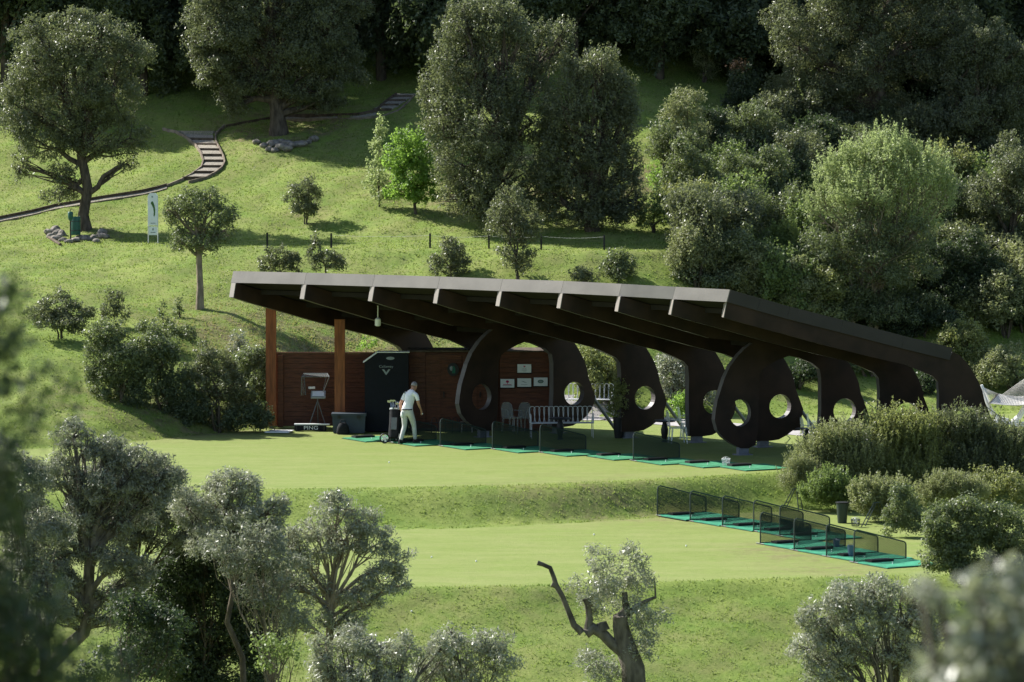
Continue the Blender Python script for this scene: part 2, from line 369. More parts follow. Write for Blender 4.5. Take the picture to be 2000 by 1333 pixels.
# ------------------------------------------------------------------ the shelter: nine fin-shaped ribs under one roof
rear_x = np.polyval(np.polyfit([2, 3, 4, 5, 6, 7], [1119, 1259, 1388, 1523, 1648, 1768], 2), range(9))
rear_y = np.polyval(np.polyfit([2, 3, 4, 5, 6, 7], [769, 776, 783, 791, 802, 810], 1), range(9))
tip_px = [(462, 553), (600, 556), (733, 560), (860, 564), (982, 569), (1101, 573), (1214, 579), (1318, 585), (1421, 590)]
RIB = []
for i in range(9):
    A = at_z(rear_x[i], rear_y[i], 1.15)
    best = None
    for zt in np.arange(4.28, 4.6, 0.005):
        B = at_z(tip_px[i][0], tip_px[i][1], float(zt)); d = (B - A); d.z = 0
        if B.y < A.y and (best is None or abs(d.length - 6.6) < best[0]): best = (abs(d.length - 6.6), float(zt), B, d.copy())
    _, zt, B, d = best
    L = d.length; u = d / L; n = Vector((u.y, -u.x, 0))
    if n.y > 0: n = -n
    A0 = Vector((A.x, A.y, 0)); RIB.append(dict(A=A0, u=u, n=n, L=L, zt=zt))
def on_rib(i, px, py):
    q = RIB[i]; r = ray(px, py); t = q['n'].dot(q['A'] - Vector((0, 0, 0))) / q['n'].dot(Vector((r.x, r.y, 0)))
    p = Vector((r.x * t, r.y * t, H + r.z * t)); return ((p - q['A']).dot(q['u']) / q['L'], p.z)
top = [on_rib(8, *p) for p in ((1420, 589), (1478, 605.5), (1536, 622), (1640, 648.5), (1760, 680), (1854, 703))]
back = [on_rib(8, *p) for p in ((1860, 688), (1874, 694), (1886, 706), (1901, 728), (1911.5, 746), (1919, 764), (1923.5, 785))] + \
       [on_rib(5, *p) for p in ((1569, 800), (1566, 815), (1561, 826), (1550, 840), (1536, 851), (1521, 859), (1505, 861.6), (1490, 861.6))]
legf = [on_rib(8, 1833, 812), on_rib(8, 1834, 770), on_rib(8, 1832, 746), on_rib(8, 1823, 735.5)]
under = [on_rib(8, *p) for p in ((1799, 725), (1770, 713), (1704.5, 698), (1605, 673), (1530, 652), (1455, 632), (1414.5, 620))]
arch = [on_rib(6, *p) for p in ((1604, 800), (1604, 740), (1601, 722), (1586, 710), (1561, 700), (1541, 696), (1523, 703), (1505, 712), (1490, 722), (1484, 736), (1482, 780), (1481, 840), (1476, 870),
        (1463, 877), (1446, 877), (1428, 868), (1412, 856), (1401, 842), (1396, 822), (1398, 804), (1402, 782), (1408, 764), (1415, 741), (1426, 717.6), (1442, 696), (1456, 681.6), (1471, 671))]
back[-1] = (legf[0][0] - 0.004, back[-1][1])
h_rear = on_rib(5, 1524, 794); h_front = on_rib(6, 1446, 807)
from mathutils.geometry import tessellate_polygon
THK = 0.22
def rib_mesh(i, front):
    q = RIB[i]
    outer = top + back + (legf + under if not front else [p for p in arch] + [p for p in under if p[0] > arch[-1][0] + 0.02])
    # force the tip onto its own height
    dz = q['zt'] - top[0][1]
    outer = [(s, z + dz * max(0, min(1, s))) for s, z in outer]
    def circ(c, ru, rv): return [(c[0] + ru / q['L'] * math.cos(a), c[1] + rv * math.sin(a)) for a in np.linspace(0, 2 * math.pi, 28, endpoint=False)]
    loops = [outer, circ(h_rear, 0.34, 0.335)] + ([circ(h_front, 0.32, 0.37)] if front else [])
    P3 = [[q['A'] + q['u'] * (s * q['L']) + Vector((0, 0, z)) for s, z in lp] for lp in loops]
    tris = tessellate_polygon([[Vector((s * q['L'], z, 0)) for s, z in lp] for lp in loops])
    flat = [p for lp in P3 for p in lp]; n = len(flat); back_v = -q['n'] * THK
    mb = MB(); mb.v = [tuple(p) for p in flat] + [tuple(p + back_v) for p in flat]
    for t in tris:
        mb.f.append(list(t)); mb.mi.append(0); mb.f.append([k + n for k in reversed(t)]); mb.mi.append(0)
    o = 0
    for lp in P3:
        k = len(lp)
        for j in range(k):
            a, b_ = o + j, o + (j + 1) % k
            mb.f.append([a, b_, b_ + n, a + n]); mb.mi.append(1)
        o += k
    return mb, outer
mat('rib_rim_lit', (0.105, 0.095, 0.095), 0.42, 0.5, var=0.15, scale=2)  # paler than the rib faces: sunlit edges put into the colour
pav = thing('shelter', 'long open golf shelter with dark fin shaped ribs and upswept roof', 'shelter', RIB[4]['A'])
secs = []
def P_rib(i, s, z, off=0.0):
    q = RIB[i]; return q['A'] + q['u'] * (s * q['L']) + Vector((0, 0, z)) + q['n'] * off
for i in range(9):
    mb, outer = rib_mesh(i, i in (2, 6)); q = RIB[i]
    ro = part('rib', mb, ['steel_dark', 'rib_rim_lit'], pav)
    # added pale plate: sunlight on the cut tip put into the colour
    t0, t1 = outer[0], outer[-1]
    a = P_rib(i, t0[0] + 0.0035, t0[1] - 0.01); b_ = P_rib(i, t1[0] + 0.0035, t1[1] + 0.01)
    mb = MB(); e = q['u'] * 0.018; nn = -q['n'] * THK
    mb.add([a, b_, b_ + nn, a + nn, a - e, b_ - e, b_ + nn - e, a + nn - e], [(0, 1, 2, 3), (7, 6, 5, 4), (0, 4, 5, 1), (1, 5, 6, 2), (2, 6, 7, 3), (3, 7, 4, 0)])
    part('lit_tip', mb, 'roof_sheet', ro)
    feet = [legf[0][0] * q['L'] - 0.32] + ([h_front[0] * q['L'] - 0.12] if i in (2, 6) else [])
    for sf in feet:
        mb = MB(); c = q['A'] + q['u'] * sf - q['n'] * (THK / 2)
        ax = (q['u'], q['n'], Vector((0, 0, 1)))
        mb.box(c + Vector((0, 0, 0.10)), (0.30, 0.16, 0.28), ax=ax); mb.box(c + Vector((0, 0, 0.012)), (0.46, 0.34, 0.024), ax=ax)
        part('foot', mb, 'plate_steel', ro)
    # raking strut, its bracket and the thin tie behind the leg
    c = q['A'] - q['n'] * (THK / 2)
    p0 = c - q['u'] * 0.50 + Vector((0, 0, 1.30)); p1 = c - q['u'] * 1.55; p1.z = hz(p1.x, p1.y)
    mb = MB(); mb.tube([p0, p1], 0.05, 10); part('strut', mb, 'tube_grey', ro, smooth=True)
    if i in (3, 5):
        mb = MB(); mb.box(c - q['u'] * 0.62 + Vector((0, 0, 0.82)), (0.20, 0.10, 0.78), ax=(q['u'], q['n'], Vector((0, 0, 1)))); part('bracket', mb, 'steel_dark', ro)
    if i in (4, 6, 8):
        p0 = c + q['u'] * 0.5 + Vector((0, 0, 2.25)); p1 = c - q['u'] * 2.6; p1.z = hz(p1.x, p1.y)
        mb = MB(); mb.tube([p0, p1], 0.012, 5); part('tie_rod', mb, 'tube_grey', ro)
    line = outer[:6]
    secs.append(line)
TH = 0.32
def section(i, off):
    q = RIB[i]; line = secs[i]; lo = []; up = []
    for k, (s, z) in enumerate(line):
        a = line[max(0, k - 1)]; b_ = line[min(len(line) - 1, k + 1)]
        ds = (b_[0] - a[0]) * q['L']; dz = b_[1] - a[1]; l = math.hypot(ds, dz)
        nu = (dz / l, -ds / l)                      # up, leaning back
        lo.append(P_rib(i, s, z + 0.006, off)); up.append(P_rib(i, s + nu[0] * TH / q['L'], z + nu[1] * TH, off))
    return lo, up
for i in range(8):
    offA = -(THK + 0.03) if i == 0 else -THK / 2 + 0
    offB = 0.03 if i == 7 else -THK / 2
    lo0, up0 = section(i, offA); lo1, up1 = section(i + 1, offB)
    def ins(a, b_, g0, g1):
        out0, out1 = [], []
        for p, r in zip(a, b_):
            d = (r - p).normalized(); out0.append(p + d * g0); out1.append(r - d * g1)
        return out0, out1
    lo0, lo1 = ins(lo0, lo1, 0.004, 0.004); up0, up1 = ins(up0, up1, 0.004, 0.004)
    n = len(lo0); mb = MB(); V = lo0 + up0 + lo1 + up1; fs = []
    for k in range(n - 1):
        mb.cur = 0
        fs += [(n + k, n + k + 1, 3 * n + k + 1, 3 * n + k)]
    mb.add(V, fs)
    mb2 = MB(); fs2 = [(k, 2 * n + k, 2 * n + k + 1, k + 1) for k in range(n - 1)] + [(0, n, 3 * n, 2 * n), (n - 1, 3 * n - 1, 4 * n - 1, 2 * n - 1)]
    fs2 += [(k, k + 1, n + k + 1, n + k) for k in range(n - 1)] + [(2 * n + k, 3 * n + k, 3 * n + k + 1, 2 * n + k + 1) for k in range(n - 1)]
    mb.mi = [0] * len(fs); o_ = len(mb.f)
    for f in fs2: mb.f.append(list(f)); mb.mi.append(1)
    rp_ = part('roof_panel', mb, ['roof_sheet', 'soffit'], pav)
    # front fascia sheet, a folded strip per bay
    def fas(a0, a1, b0_, b1_, outw, name, m):
        mb = MB(); o = Vector(outw) * 0.022
        mb.add([a0, a1, b1_, b0_, a0 + o, a1 + o, b1_ + o, b0_ + o], [(3, 2, 1, 0), (4, 5, 6, 7), (0, 1, 5, 4), (1, 2, 6, 5), (2, 3, 7, 6), (3, 0, 4, 7)])
        return part(name, mb, m, pav)
    fas(lo0[0] + Vector((0, 0, -0.012)), lo1[0] + Vector((0, 0, -0.012)), up0[0] + Vector((0, 0, 0.015)), up1[0] + Vector((0, 0, 0.015)), RIB[i]['u'] + Vector((0, 0, 0.2)), 'fascia_panel', 'roof_sheet')
    # purlins under the sheet
    for k, f in ((1, 0.0), (2, 0.5), (3, 0.3), (4, 0.2)):
        a = lo0[k].lerp(lo0[k + 1], f); b_ = lo1[k].lerp(lo1[k + 1], f)
        mb = MB(); d = (b_ - a); l = d.length; d.normalize(); uu = RIB[i]['u']
        mb.box((a + b_) / 2 + Vector((0, 0, -0.075)), (l - 0.25, 0.07, 0.13), ax=(d, Vector((0, 0, 1)).cross(d).normalized(), Vector((0, 0, 1))))
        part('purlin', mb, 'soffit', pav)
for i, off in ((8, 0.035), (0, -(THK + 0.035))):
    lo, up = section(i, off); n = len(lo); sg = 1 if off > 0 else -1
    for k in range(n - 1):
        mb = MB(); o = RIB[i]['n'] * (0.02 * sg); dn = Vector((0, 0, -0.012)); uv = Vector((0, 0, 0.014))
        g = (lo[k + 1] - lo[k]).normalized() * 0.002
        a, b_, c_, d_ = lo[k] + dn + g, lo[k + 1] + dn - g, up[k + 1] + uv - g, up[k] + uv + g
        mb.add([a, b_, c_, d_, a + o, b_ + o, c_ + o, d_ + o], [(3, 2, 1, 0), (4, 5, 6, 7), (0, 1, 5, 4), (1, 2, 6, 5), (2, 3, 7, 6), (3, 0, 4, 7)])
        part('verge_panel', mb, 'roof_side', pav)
# floodlight hanging under the roof
mb = MB(); fl = at_y(738, 628, 132.6)
mb.tube([fl + Vector((0, 0, 0.45)), fl + Vector((0, 0, 0.10))], 0.015, 6); mb.lathe(fl + Vector((0, 0, -0.14)), [(0.05, 0), (0.085, 0.02), (0.085, 0.2), (0.04, 0.24)], 14)
single('hanging_lamp', mb, 'white_paint', 'small white lamp hanging under the shelter roof', 'lamp', fl, smooth=True)

# ------------------------------------------------------------------ timber screen with two posts, and cabin
def plank_wall(parent, x0, x1, Y, z0, z1, n, m='wood_red', th=0.03, name='plank'):
    hgt = (z1 - z0) / n
    me = None
    for k in range(n):
        mb = MB(); zc = z0 + (k + 0.5) * hgt
        mb.prism([(-th / 2, -hgt / 2 + 0.004), (th / 2 + 0.004, -hgt / 2 + 0.004), (th / 2 - 0.004, hgt / 2 - 0.004), (-th / 2, hgt / 2 - 0.004)], (x0, Y, zc), (0, -1, 0), (0, 0, 1), (x1 - x0, 0, 0))
        part(name, mb, m, parent)
scr = thing('timber_screen', 'red brown plank screen between two tall square timber posts', 'screen', (-5.4, 135.3, 0))
plank_wall(scr, -6.86, -2.96, 135.3, 0.05, 2.16, 15)
mb = MB(); mb.box((-4.91, 135.345, 1.1), (3.88, 0.03, 2.08)); part('backing', mb, 'timber_dark', scr)  # board added behind the planks to stop light coming through the gaps
mb = MB(); mb.box((-4.91, 135.3, 2.185), (3.90, 0.09, 0.045)); part('cap_rail', mb, 'wood_red', scr)
for (px_, bw, Yp, pt) in ((530, 0.30, 135.1, 597), (664, 0.30, 134.2, 638)):
    b0 = at_y(px_, 830, Yp); tp = at_y(px_, pt - 14, Yp); mb = MB(); mb.box((b0.x, Yp, (tp.z + 0.08) / 2), (bw, 0.26, tp.z - 0.08)); 
    p_ = part('post', mb, 'wood_post', scr)
    mb = MB(); mb.box((b0.x, Yp, 0.04), (0.10, 0.10, 0.10)); part('post_foot', mb, 'plate_steel', p_)
mb = MB(); mb.box((-6.74, 135.2, 1.08), (0.16, 0.12, 2.1)); part('post', mb, 'wood_red', scr)

cab = thing('timber_cabin', 'red brown timber cabin with planked front and panelled doors', 'cabin', (-0.9, 134.4, 0))
plank_wall(cab, -0.35, 1.20, 134.3, 0.06, 2.28, 15)
plank_wall(cab, -2.95, -2.50, 134.3, 0.06, 2.28, 15)
mb = MB(); mb.box((1.215, 134.9, 1.16), (0.03, 1.17, 2.24)); mb.box((-2.965, 134.9, 1.16), (0.03, 1.17, 2.24)); mb.box((-0.87, 135.5, 1.16), (4.1, 0.03, 2.24)); mb.box((-0.87, 134.36, 1.16), (4.14, 0.02, 2.2)); part('wall', mb, 'wood_red', cab)
mb = MB(); mb.box((-0.87, 134.88, 2.305), (4.34, 1.36, 0.045)); part('roof', mb, 'timber_dark', cab)
for dx in (-2.47, -1.42):
    mb = MB(); mb.box((dx + 0.5, 134.32, 1.14), (1.02, 0.05, 2.14)); dr = part('door', mb, 'wood_red', cab)
    for (cx_, w_, z0, z1) in ((0.24, 0.34, 0.2, 2.05), (0.76, 0.34, 0.2, 2.05)):
        mb = MB(); mb.box((dx + cx_, 134.285, (z0 + z1) / 2), (w_, 0.022, z1 - z0)); part('panel', mb, 'wood_red', dr)
    mb = MB(); mb.box((dx + 0.5, 134.265, 1.05), (0.03, 0.05, 0.16)); part('handle', mb, 'black', dr)
for zc in (0.04,):
    mb = MB(); mb.box((-0.87, 134.26, zc), (4.2, 0.10, 0.07)); part('sill', mb, 'timber_dark', cab)
mb = MB(); mb.box((1.15, 134.25, 1.16), (0.10, 0.05, 2.2)); part('corner_board', mb, 'wood_post', cab)

# round ornament on the cabin door
YW = 134.24
def wall_pt(px, py): return at_y(px, py, YW)
def flat_poly(mb, pts, Y, d=0.003):
    n = len(pts); P = [(x, Y, z) for x, z in pts] + [(x, Y - d, z) for x, z in pts]
    mb.add(P, [tuple(range(n)), tuple(range(2 * n - 1, n - 1, -1))] + [(i, (i + 1) % n, (i + 1) % n + n, i + n) for i in range(n)])
def ell(cx, cz, rx, rz, n=20, a0=0, a1=2 * math.pi): return [(cx + rx * math.cos(a), cz + rz * math.sin(a)) for a in np.linspace(a0, a1, n, endpoint=False)]
c = wall_pt(885, 722); th_ = thing('round_plaque', 'dark round plaque with pale emblem on the cabin door', 'plaque', c)
mb = MB(); flat_poly(mb, ell(c.x, c.z, 0.17, 0.19), YW, 0.03); part('disc', mb, 'black', th_)
mb = MB(); flat_poly(mb, [(c.x - 0.03, c.z - 0.11), (c.x + 0.06, c.z - 0.11), (c.x + 0.07, c.z + 0.02), (c.x + 0.02, c.z + 0.11), (c.x - 0.02, c.z + 0.06)], YW - 0.032); part('emblem', mb, 'print_green', th_)
mb = MB(); flat_poly(mb, ell(c.x - 0.05, c.z + 0.03, 0.05, 0.07), YW - 0.032); part('emblem', mb, 'print_grey', th_)

# four white sponsor signs on the cabin front
def text_part(txt, size, loc, rot, m, parent, name='lettering', sx=1.0):
    cu = bpy.data.curves.new(name, 'FONT'); cu.body = txt; cu.size = size; cu.align_x = 'CENTER'; cu.align_y = 'CENTER'; cu.extrude = 0.0015
    ob = bpy.data.objects.new(name, cu); C.objects.link(ob)
    dg = bpy.context.evaluated_depsgraph_get(); me = bpy.data.meshes.new_from_object(ob.evaluated_get(dg))
    C.objects.unlink(ob); bpy.data.objects.remove(ob); bpy.data.curves.remove(cu)
    me.materials.clear(); me.materials.append(M[m])
    o = bpy.data.objects.new(name, me); C.objects.link(o); o.parent = parent
    o.location = Vector(loc) - ORG[parent]; o.rotation_euler = rot; o.scale = (sx, 1, 1); ORG[o] = ORG[parent]
    return o
def sign(px, py, label, marks):
    c = wall_pt(px, py); t = thing('sponsor_sign', label, 'sign', c, 'white sponsor signs on the cabin wall')
    mb = MB(); mb.box((c.x, YW - 0.012, c.z), (0.40, 0.024, 0.245)); part('board', mb, 'sign_paper', t)
    mb = MB(); mb.box((c.x, YW - 0.004, c.z - 0.015), (0.43, 0.008, 0.275)); part('backing', mb, 'navy', t)
    marks(c, t)
YS = YW - 0.027
def m_top(c, t):
    mb = MB(); flat_poly(mb, [(c.x - 0.03, c.z + 0.08), (c.x - 0.005, c.z + 0.03), (c.x + 0.03, c.z + 0.05), (c.x + 0.035, c.z + 0.075)], YS); part('emblem', mb, 'print_red', t)
    for dz, w in ((-0.01, 0.12), (-0.045, 0.16), (-0.075, 0.10)):
        mb = MB(); mb.box((c.x, YS, c.z + dz), (w, 0.003, 0.009)); part('print', mb, 'print_grey', t)
def m_tree(c, t):
    mb = MB(); flat_poly(mb, ell(c.x, c.z + 0.05, 0.045, 0.035), YS); flat_poly(mb, [(c.x - 0.008, c.z + 0.02), (c.x - 0.008, c.z - 0.02), (c.x + 0.008, c.z - 0.02), (c.x + 0.008, c.z + 0.02)], YS); part('emblem', mb, 'print_red', t)
    for dz, w, m in ((-0.035, 0.24, 'print_red'), (-0.07, 0.28, 'print_grey')):
        mb = MB(); mb.box((c.x, YS, c.z + dz), (w, 0.003, 0.018)); part('print', mb, m, t)
def m_leap(c, t):
    mb = MB(); flat_poly(mb, [(c.x - 0.08, c.z + 0.045), (c.x - 0.02, c.z + 0.035), (c.x + 0.06, c.z + 0.0), (c.x + 0.075, c.z - 0.012), (c.x + 0.02, c.z + 0.0), (c.x - 0.04, c.z + 0.02)], YS); part('emblem', mb, 'print_grey', t)
    mb = MB(); mb.box((c.x, YS, c.z - 0.06), (0.18, 0.003, 0.009)); part('print', mb, 'print_grey', t)
def m_oval(c, t):
    mb = MB(); flat_poly(mb, ell(c.x, c.z + 0.01, 0.085, 0.05), YS); part('emblem', mb, 'print_green', t)
    mb = MB(); flat_poly(mb, ell(c.x, c.z + 0.01, 0.062, 0.03), YS - 0.004); part('emblem', mb, 'print_grey', t)
sign(1024, 720, 'upper white wall sign set above the row of three', m_top)
sign(991, 749, 'white wall sign with dark red tree emblem and two text lines', m_tree)
sign(1024, 747.5, 'white wall sign with pale leaping emblem, middle of lower row', m_leap)
sign(1056, 746, 'white wall sign with dark green oval emblem', m_oval)

# dark display booth with chamfered corner
bx = thing('display_booth', 'tall black display booth with chamfered corner and white chevron logo', 'booth', (-3.62, 134.1, 0))
pts = [(-4.24, 0.03), (-2.98, 0.03), (-2.98, 2.28), (-3.86, 2.28), (-4.24, 2.02)]
mb = MB(); mb.prism(pts, (0, 134.15, 0), (1, 0, 0), (0, 0, 1), (0, -0.45, 0)); part('shell', mb, 'navy', bx)
mb = MB(); mb.prism([(-4.27, 2.01), (-3.87, 2.30), (-2.95, 2.30), (-2.95, 2.325), (-3.88, 2.325), (-4.29, 2.03)], (0, 134.18, 0), (1, 0, 0), (0, 0, 1), (0, -0.50, 0)); part('top_trim', mb, 'white_paint', bx)
text_part('Callaway', 0.10, (-3.62, 133.694, 1.90), (R(90), 0, 0), 'print_grey', bx, sx=1.15)  # white lettering and chevron drawn grey: shade under the roof put into the colour
mb = MB(); flat_poly(mb, [(-3.74, 1.82), (-3.68, 1.82), (-3.62, 1.73), (-3.56, 1.82), (-3.50, 1.82), (-3.62, 1.65)], 133.697); part('chevron', mb, 'print_grey', bx)
mb = MB(); flat_poly(mb, ell(-3.5, 2.14, 0.12, 0.045), 133.697); part('emblem', mb, 'print_grey', bx)

# ------------------------------------------------------------------ things in and in front of the shelter
# folding chair with logo back
p = ground(742, 836); ch = thing('folding_chair', 'black folding chair with white frame and chevron logo back', 'chair', p)
def cpt(dx, dy, z): return p + Vector((dx, dy, z))
mb = MB()
for sx in (-1, 1):
    mb.tube([cpt(sx * 0.26, 0.18, 0), cpt(sx * 0.26, -0.20, 0.42), cpt(sx * 0.26, -0.22, 0.60)], 0.012, 6)
    mb.tube([cpt(sx * 0.26, -0.22, 0), cpt(sx * 0.26, 0.18, 0.42), cpt(sx * 0.26, 0.26, 0.88)], 0.012, 6)
    mb.tube([cpt(sx * 0.27, -0.24, 0.60), cpt(sx * 0.27, 0.22, 0.62)], 0.016, 6)
part('frame', mb, 'wire_white', ch, smooth=True)
mb = MB(); mb.box(cpt(0, 0, 0.42), (0.50, 0.42, 0.02)); part('seat', mb, 'black_cloth', ch)
mb = MB(); mb.box(cpt(0, 0.23, 0.70), (0.52, 0.02, 0.34)); part('backrest', mb, 'black_cloth', ch)
text_part('Callaway', 0.11, cpt(0, 0.215, 0.80), (R(90), 0, 0), 'print_white', ch)
mb = MB(); c = cpt(0, 0.214, 0.64); flat_poly(mb, [(c.x - 0.15, c.z + 0.09), (c.x - 0.08, c.z + 0.09), (c.x, c.z - 0.02), (c.x + 0.08, c.z + 0.09), (c.x + 0.15, c.z + 0.09), (c.x, c.z - 0.11)], c.y); part('chevron', mb, 'print_white', ch)

# storage chest
p = ground(682, 846); st = thing('storage_chest', 'grey plastic storage chest with lid beside the timber post', 'chest', p)
mb = MB(); mb.prism([(-0.45, 0.02), (0.45, 0.02), (0.475, 0.50), (-0.475, 0.50)], p + Vector((0, 0.26, 0)), (1, 0, 0), (0, 0, 1), (0, -0.52, 0)); part('body', mb, 'chest_grey', st)
mb = MB(); mb.box(p + Vector((0, 0, 0.54)), (1.0, 0.58, 0.075)); part('lid', mb, 'chest_grey', st)
for dx in (-0.28, 0.28):
    mb = MB(); mb.box(p + Vector((dx, -0.30, 0.49)), (0.09, 0.03, 0.09)); part('latch', mb, 'black', st)
# black bag slumped against chest
p = ground(670, 849); mb = MB()
mb.lathe(p, [(0.16, 0.0), (0.19, 0.05), (0.17, 0.2), (0.12, 0.30), (0.05, 0.34)], 14, 1.0, 0.6)
bg_ = thing('sports_bag', 'black sports bag slumped against the grey chest', 'bag', p); part('bag_body', mb, 'black_cloth', bg_, smooth=True)
mb = MB(); mb.tube([p + Vector((-0.09, 0, 0.3)), p + Vector((-0.05, -0.02, 0.42)), p + Vector((0.05, -0.02, 0.42)), p + Vector((0.09, 0, 0.3))], 0.012, 6); part('handle', mb, 'black_cloth', bg_)
# white board lying by the post
p = ground(545, 845); mb = MB(); mb.prism([(-0.40, -0.3), (0.30, -0.42), (0.42, 0.25), (-0.2, 0.42)], p + Vector((0, 0, 0.02)), (1, 0, 0), (0, 1, 0), (0, 0, 0.03))
wb = thing('white_board', 'flat white board lying on grass below the first timber post', 'board', p); part('sheet', mb, 'white_paint', wb)
# club stand board with lettering
p = ground(606, 843); pb = thing('display_stand', 'low black display board with white rail and letters', 'board', p)
mb = MB(); mb.box(p + Vector((0, 0, 0.10)), (0.92, 0.05, 0.17)); part('panel', mb, 'navy', pb)
mb = MB(); mb.box(p + Vector((0.05, 0.03, 0.205)), (1.02, 0.16, 0.035)); part('top_rail', mb, 'white_paint', pb)
text_part('PING', 0.15, p + Vector((0.02, -0.029, 0.10)), (R(90), 0, 0), 'print_white', pb, sx=1.25)
for dx in (-0.4, 0.4):
    mb = MB(); mb.box(p + Vector((dx, 0.06, 0.09)), (0.04, 0.25, 0.18)); part('support', mb, 'black', pb)
# swing monitor with clear hood
p = ground(618, 838); p.y -= 0.3; p.z = 0; mo = thing('monitor_stand', 'grey monitor under a clear hood on a thin tripod by the screen', 'monitor', p)
def mpt(x, y, z): return p + Vector((x, y, z))
mb = MB()
for a in (90, 210, 330): mb.tube([mpt(0.05, 0, 0.85), mpt(0.05 + 0.32 * math.cos(R(a)), 0.32 * math.sin(R(a)), 0.02)], 0.014, 6)
mb.tube([mpt(0.05, 0, 0.8), mpt(0.05, 0, 1.05)], 0.02, 8); part('tripod', mb, 'tube_grey', mo, smooth=True)
mb = MB(); ax = (Vector((1, 0, 0)), Vector((0, math.cos(R(35)), math.sin(R(35)))), Vector((0, -math.sin(R(35)), math.cos(R(35)))))
mb.box(mpt(0.07, -0.02, 1.02), (0.42, 0.30, 0.05), ax=ax); part('console', mb, 'print_grey', mo)
mb = MB(); mb.box(mpt(0.07, -0.03, 1.052), (0.34, 0.22, 0.006), ax=ax); part('screen', mb, 'sign_paper', mo)
mb = MB(); mb.box(mpt(-0.12, 0.02, 1.22), (0.16, 0.12, 0.06), rz=0.4); part('sensor', mb, 'white_paint', mo)
mb = MB()
cs = [mpt(-0.40, -0.2, 1.55), mpt(0.40, -0.2, 1.55), mpt(0.32, 0.25, 1.62), mpt(-0.36, 0.25, 1.62)]
for k in range(4): mb.tube([cs[k], cs[(k + 1) % 4]], 0.012, 5)
mb.tube([cs[0], mpt(-0.42, -0.1, 1.0)], 0.012, 5); mb.tube([cs[1], mpt(0.22, -0.15, 1.1)], 0.012, 5); mb.tube([cs[3], mpt(-0.3, 0.15, 1.0)], 0.012, 5); mb.tube([cs[2], mpt(0.2, 0.15, 1.1)], 0.012, 5); part('hood_frame', mb, 'tube_grey', mo)
mb = MB(); mb.add(cs, [(0, 1, 2, 3)]); mb.add([cs[0], cs[3], mpt(-0.3, 0.15, 1.0), mpt(-0.42, -0.1, 1.0)], [(0, 1, 2, 3)]); part('hood_pane', mb, 'clear_plastic_dark', mo)

# golf trolley with bag and clubs
p = ground(768, 866); gt = thing('golf_trolley', 'black golf trolley with club bag and white spoked wheels', 'trolley', p)
def gp(x, y, z): return p + Vector((x, y, z))
mb = MB(); d = Vector((0.05, 0.22, 0.97)).normalized()
b0 = gp(0.0, 0.05, 0.14); mb.tube([b0, b0 + d * 0.1, b0 + d * 0.45, b0 + d * 0.82], [0.13, 0.145, 0.135, 0.15], 14); bagp = part('bag', mb, 'black_cloth', gt, smooth=True)
mb = MB(); mb.box(b0 + d * 0.42 + Vector((0.0, -0.14, 0)), (0.16, 0.06, 0.34), ax=(Vector((1, 0, 0)), Vector((0, d.z, -d.y)), d)); part('pocket', mb, 'tube_grey', bagp)
mb = MB(); mb.tube([b0 + d * 0.80, b0 + d * 0.84], [0.155, 0.155], 14); part('collar', mb, 'print_white', bagp)
for k in range(9):
    a = k * 2.4; o_ = Vector((0.09 * math.cos(a), 0.07 * math.sin(a), 0)); l_ = 0.92 + 0.08 * ((k * 37) % 5) / 4
    e_ = b0 + d * l_ * 1.06 + o_ * 1.5
    mb = MB(); mb.tube([b0 + d * 0.7 + o_, e_], 0.007, 5); cl = part('club_shaft', mb, 'chrome', gt)
    mb = MB()
    if k % 3 == 0: mb.lathe(e_ + Vector((-0.05, 0, -0.02)), [(0.02, 0), (0.055, 0.02), (0.05, 0.05), (0.015, 0.07)], 10, 1.2, 0.9); m_ = 'white_paint' if k == 0 else 'black'
    else: mb.prism([(0, 0), (-0.085, -0.03), (-0.09, 0.03), (-0.02, 0.03)], e_, (1, 0, 0), (0, 0, 1), (0, 0.018, 0)); m_ = 'chrome'
    part('club_head', mb, m_, cl, smooth=True)
mb = MB(); mb.tube([gp(-0.16, 0.0, 0.14), gp(0.16, 0.0, 0.14)], 0.015, 6); mb.tube([gp(0, 0.0, 0.14), gp(0.0, 0.2, 0.9), gp(0.02, 0.0, 1.02)], 0.016, 6); mb.tube([gp(0, 0, 0.14), gp(0.28, -0.12, 0.1)], 0.014, 6); part('chassis', mb, 'black', gt)
for (dx, dy) in ((-0.24, -0.06), (0.14, 0.25)):
    c = gp(dx, dy, 0.145); w = thing_w = MB()
    ring = [c + Vector((0.125 * math.cos(a), 0.0, 0.125 * math.sin(a))) for a in np.linspace(0, 2 * math.pi, 21)]
    w.tube(ring, 0.022, 6, cap=False); wo = part('wheel', w, 'black', gt, smooth=True)
    mb = MB(); 
    for k in range(5):
        a = k * 2 * math.pi / 5; mb.prism([(0.02, -0.022), (0.105, -0.030), (0.105, 0.030), (0.02, 0.022)], c + Vector((0, -0.012, 0)), (math.cos(a), 0, math.sin(a)), (-math.sin(a), 0, math.cos(a)), (0, 0.024, 0))
    mb.tube([c + Vector((0, -0.03, 0)), c + Vector((0, 0.03, 0))], 0.03, 10); part('rim', mb, 'white_paint', wo)

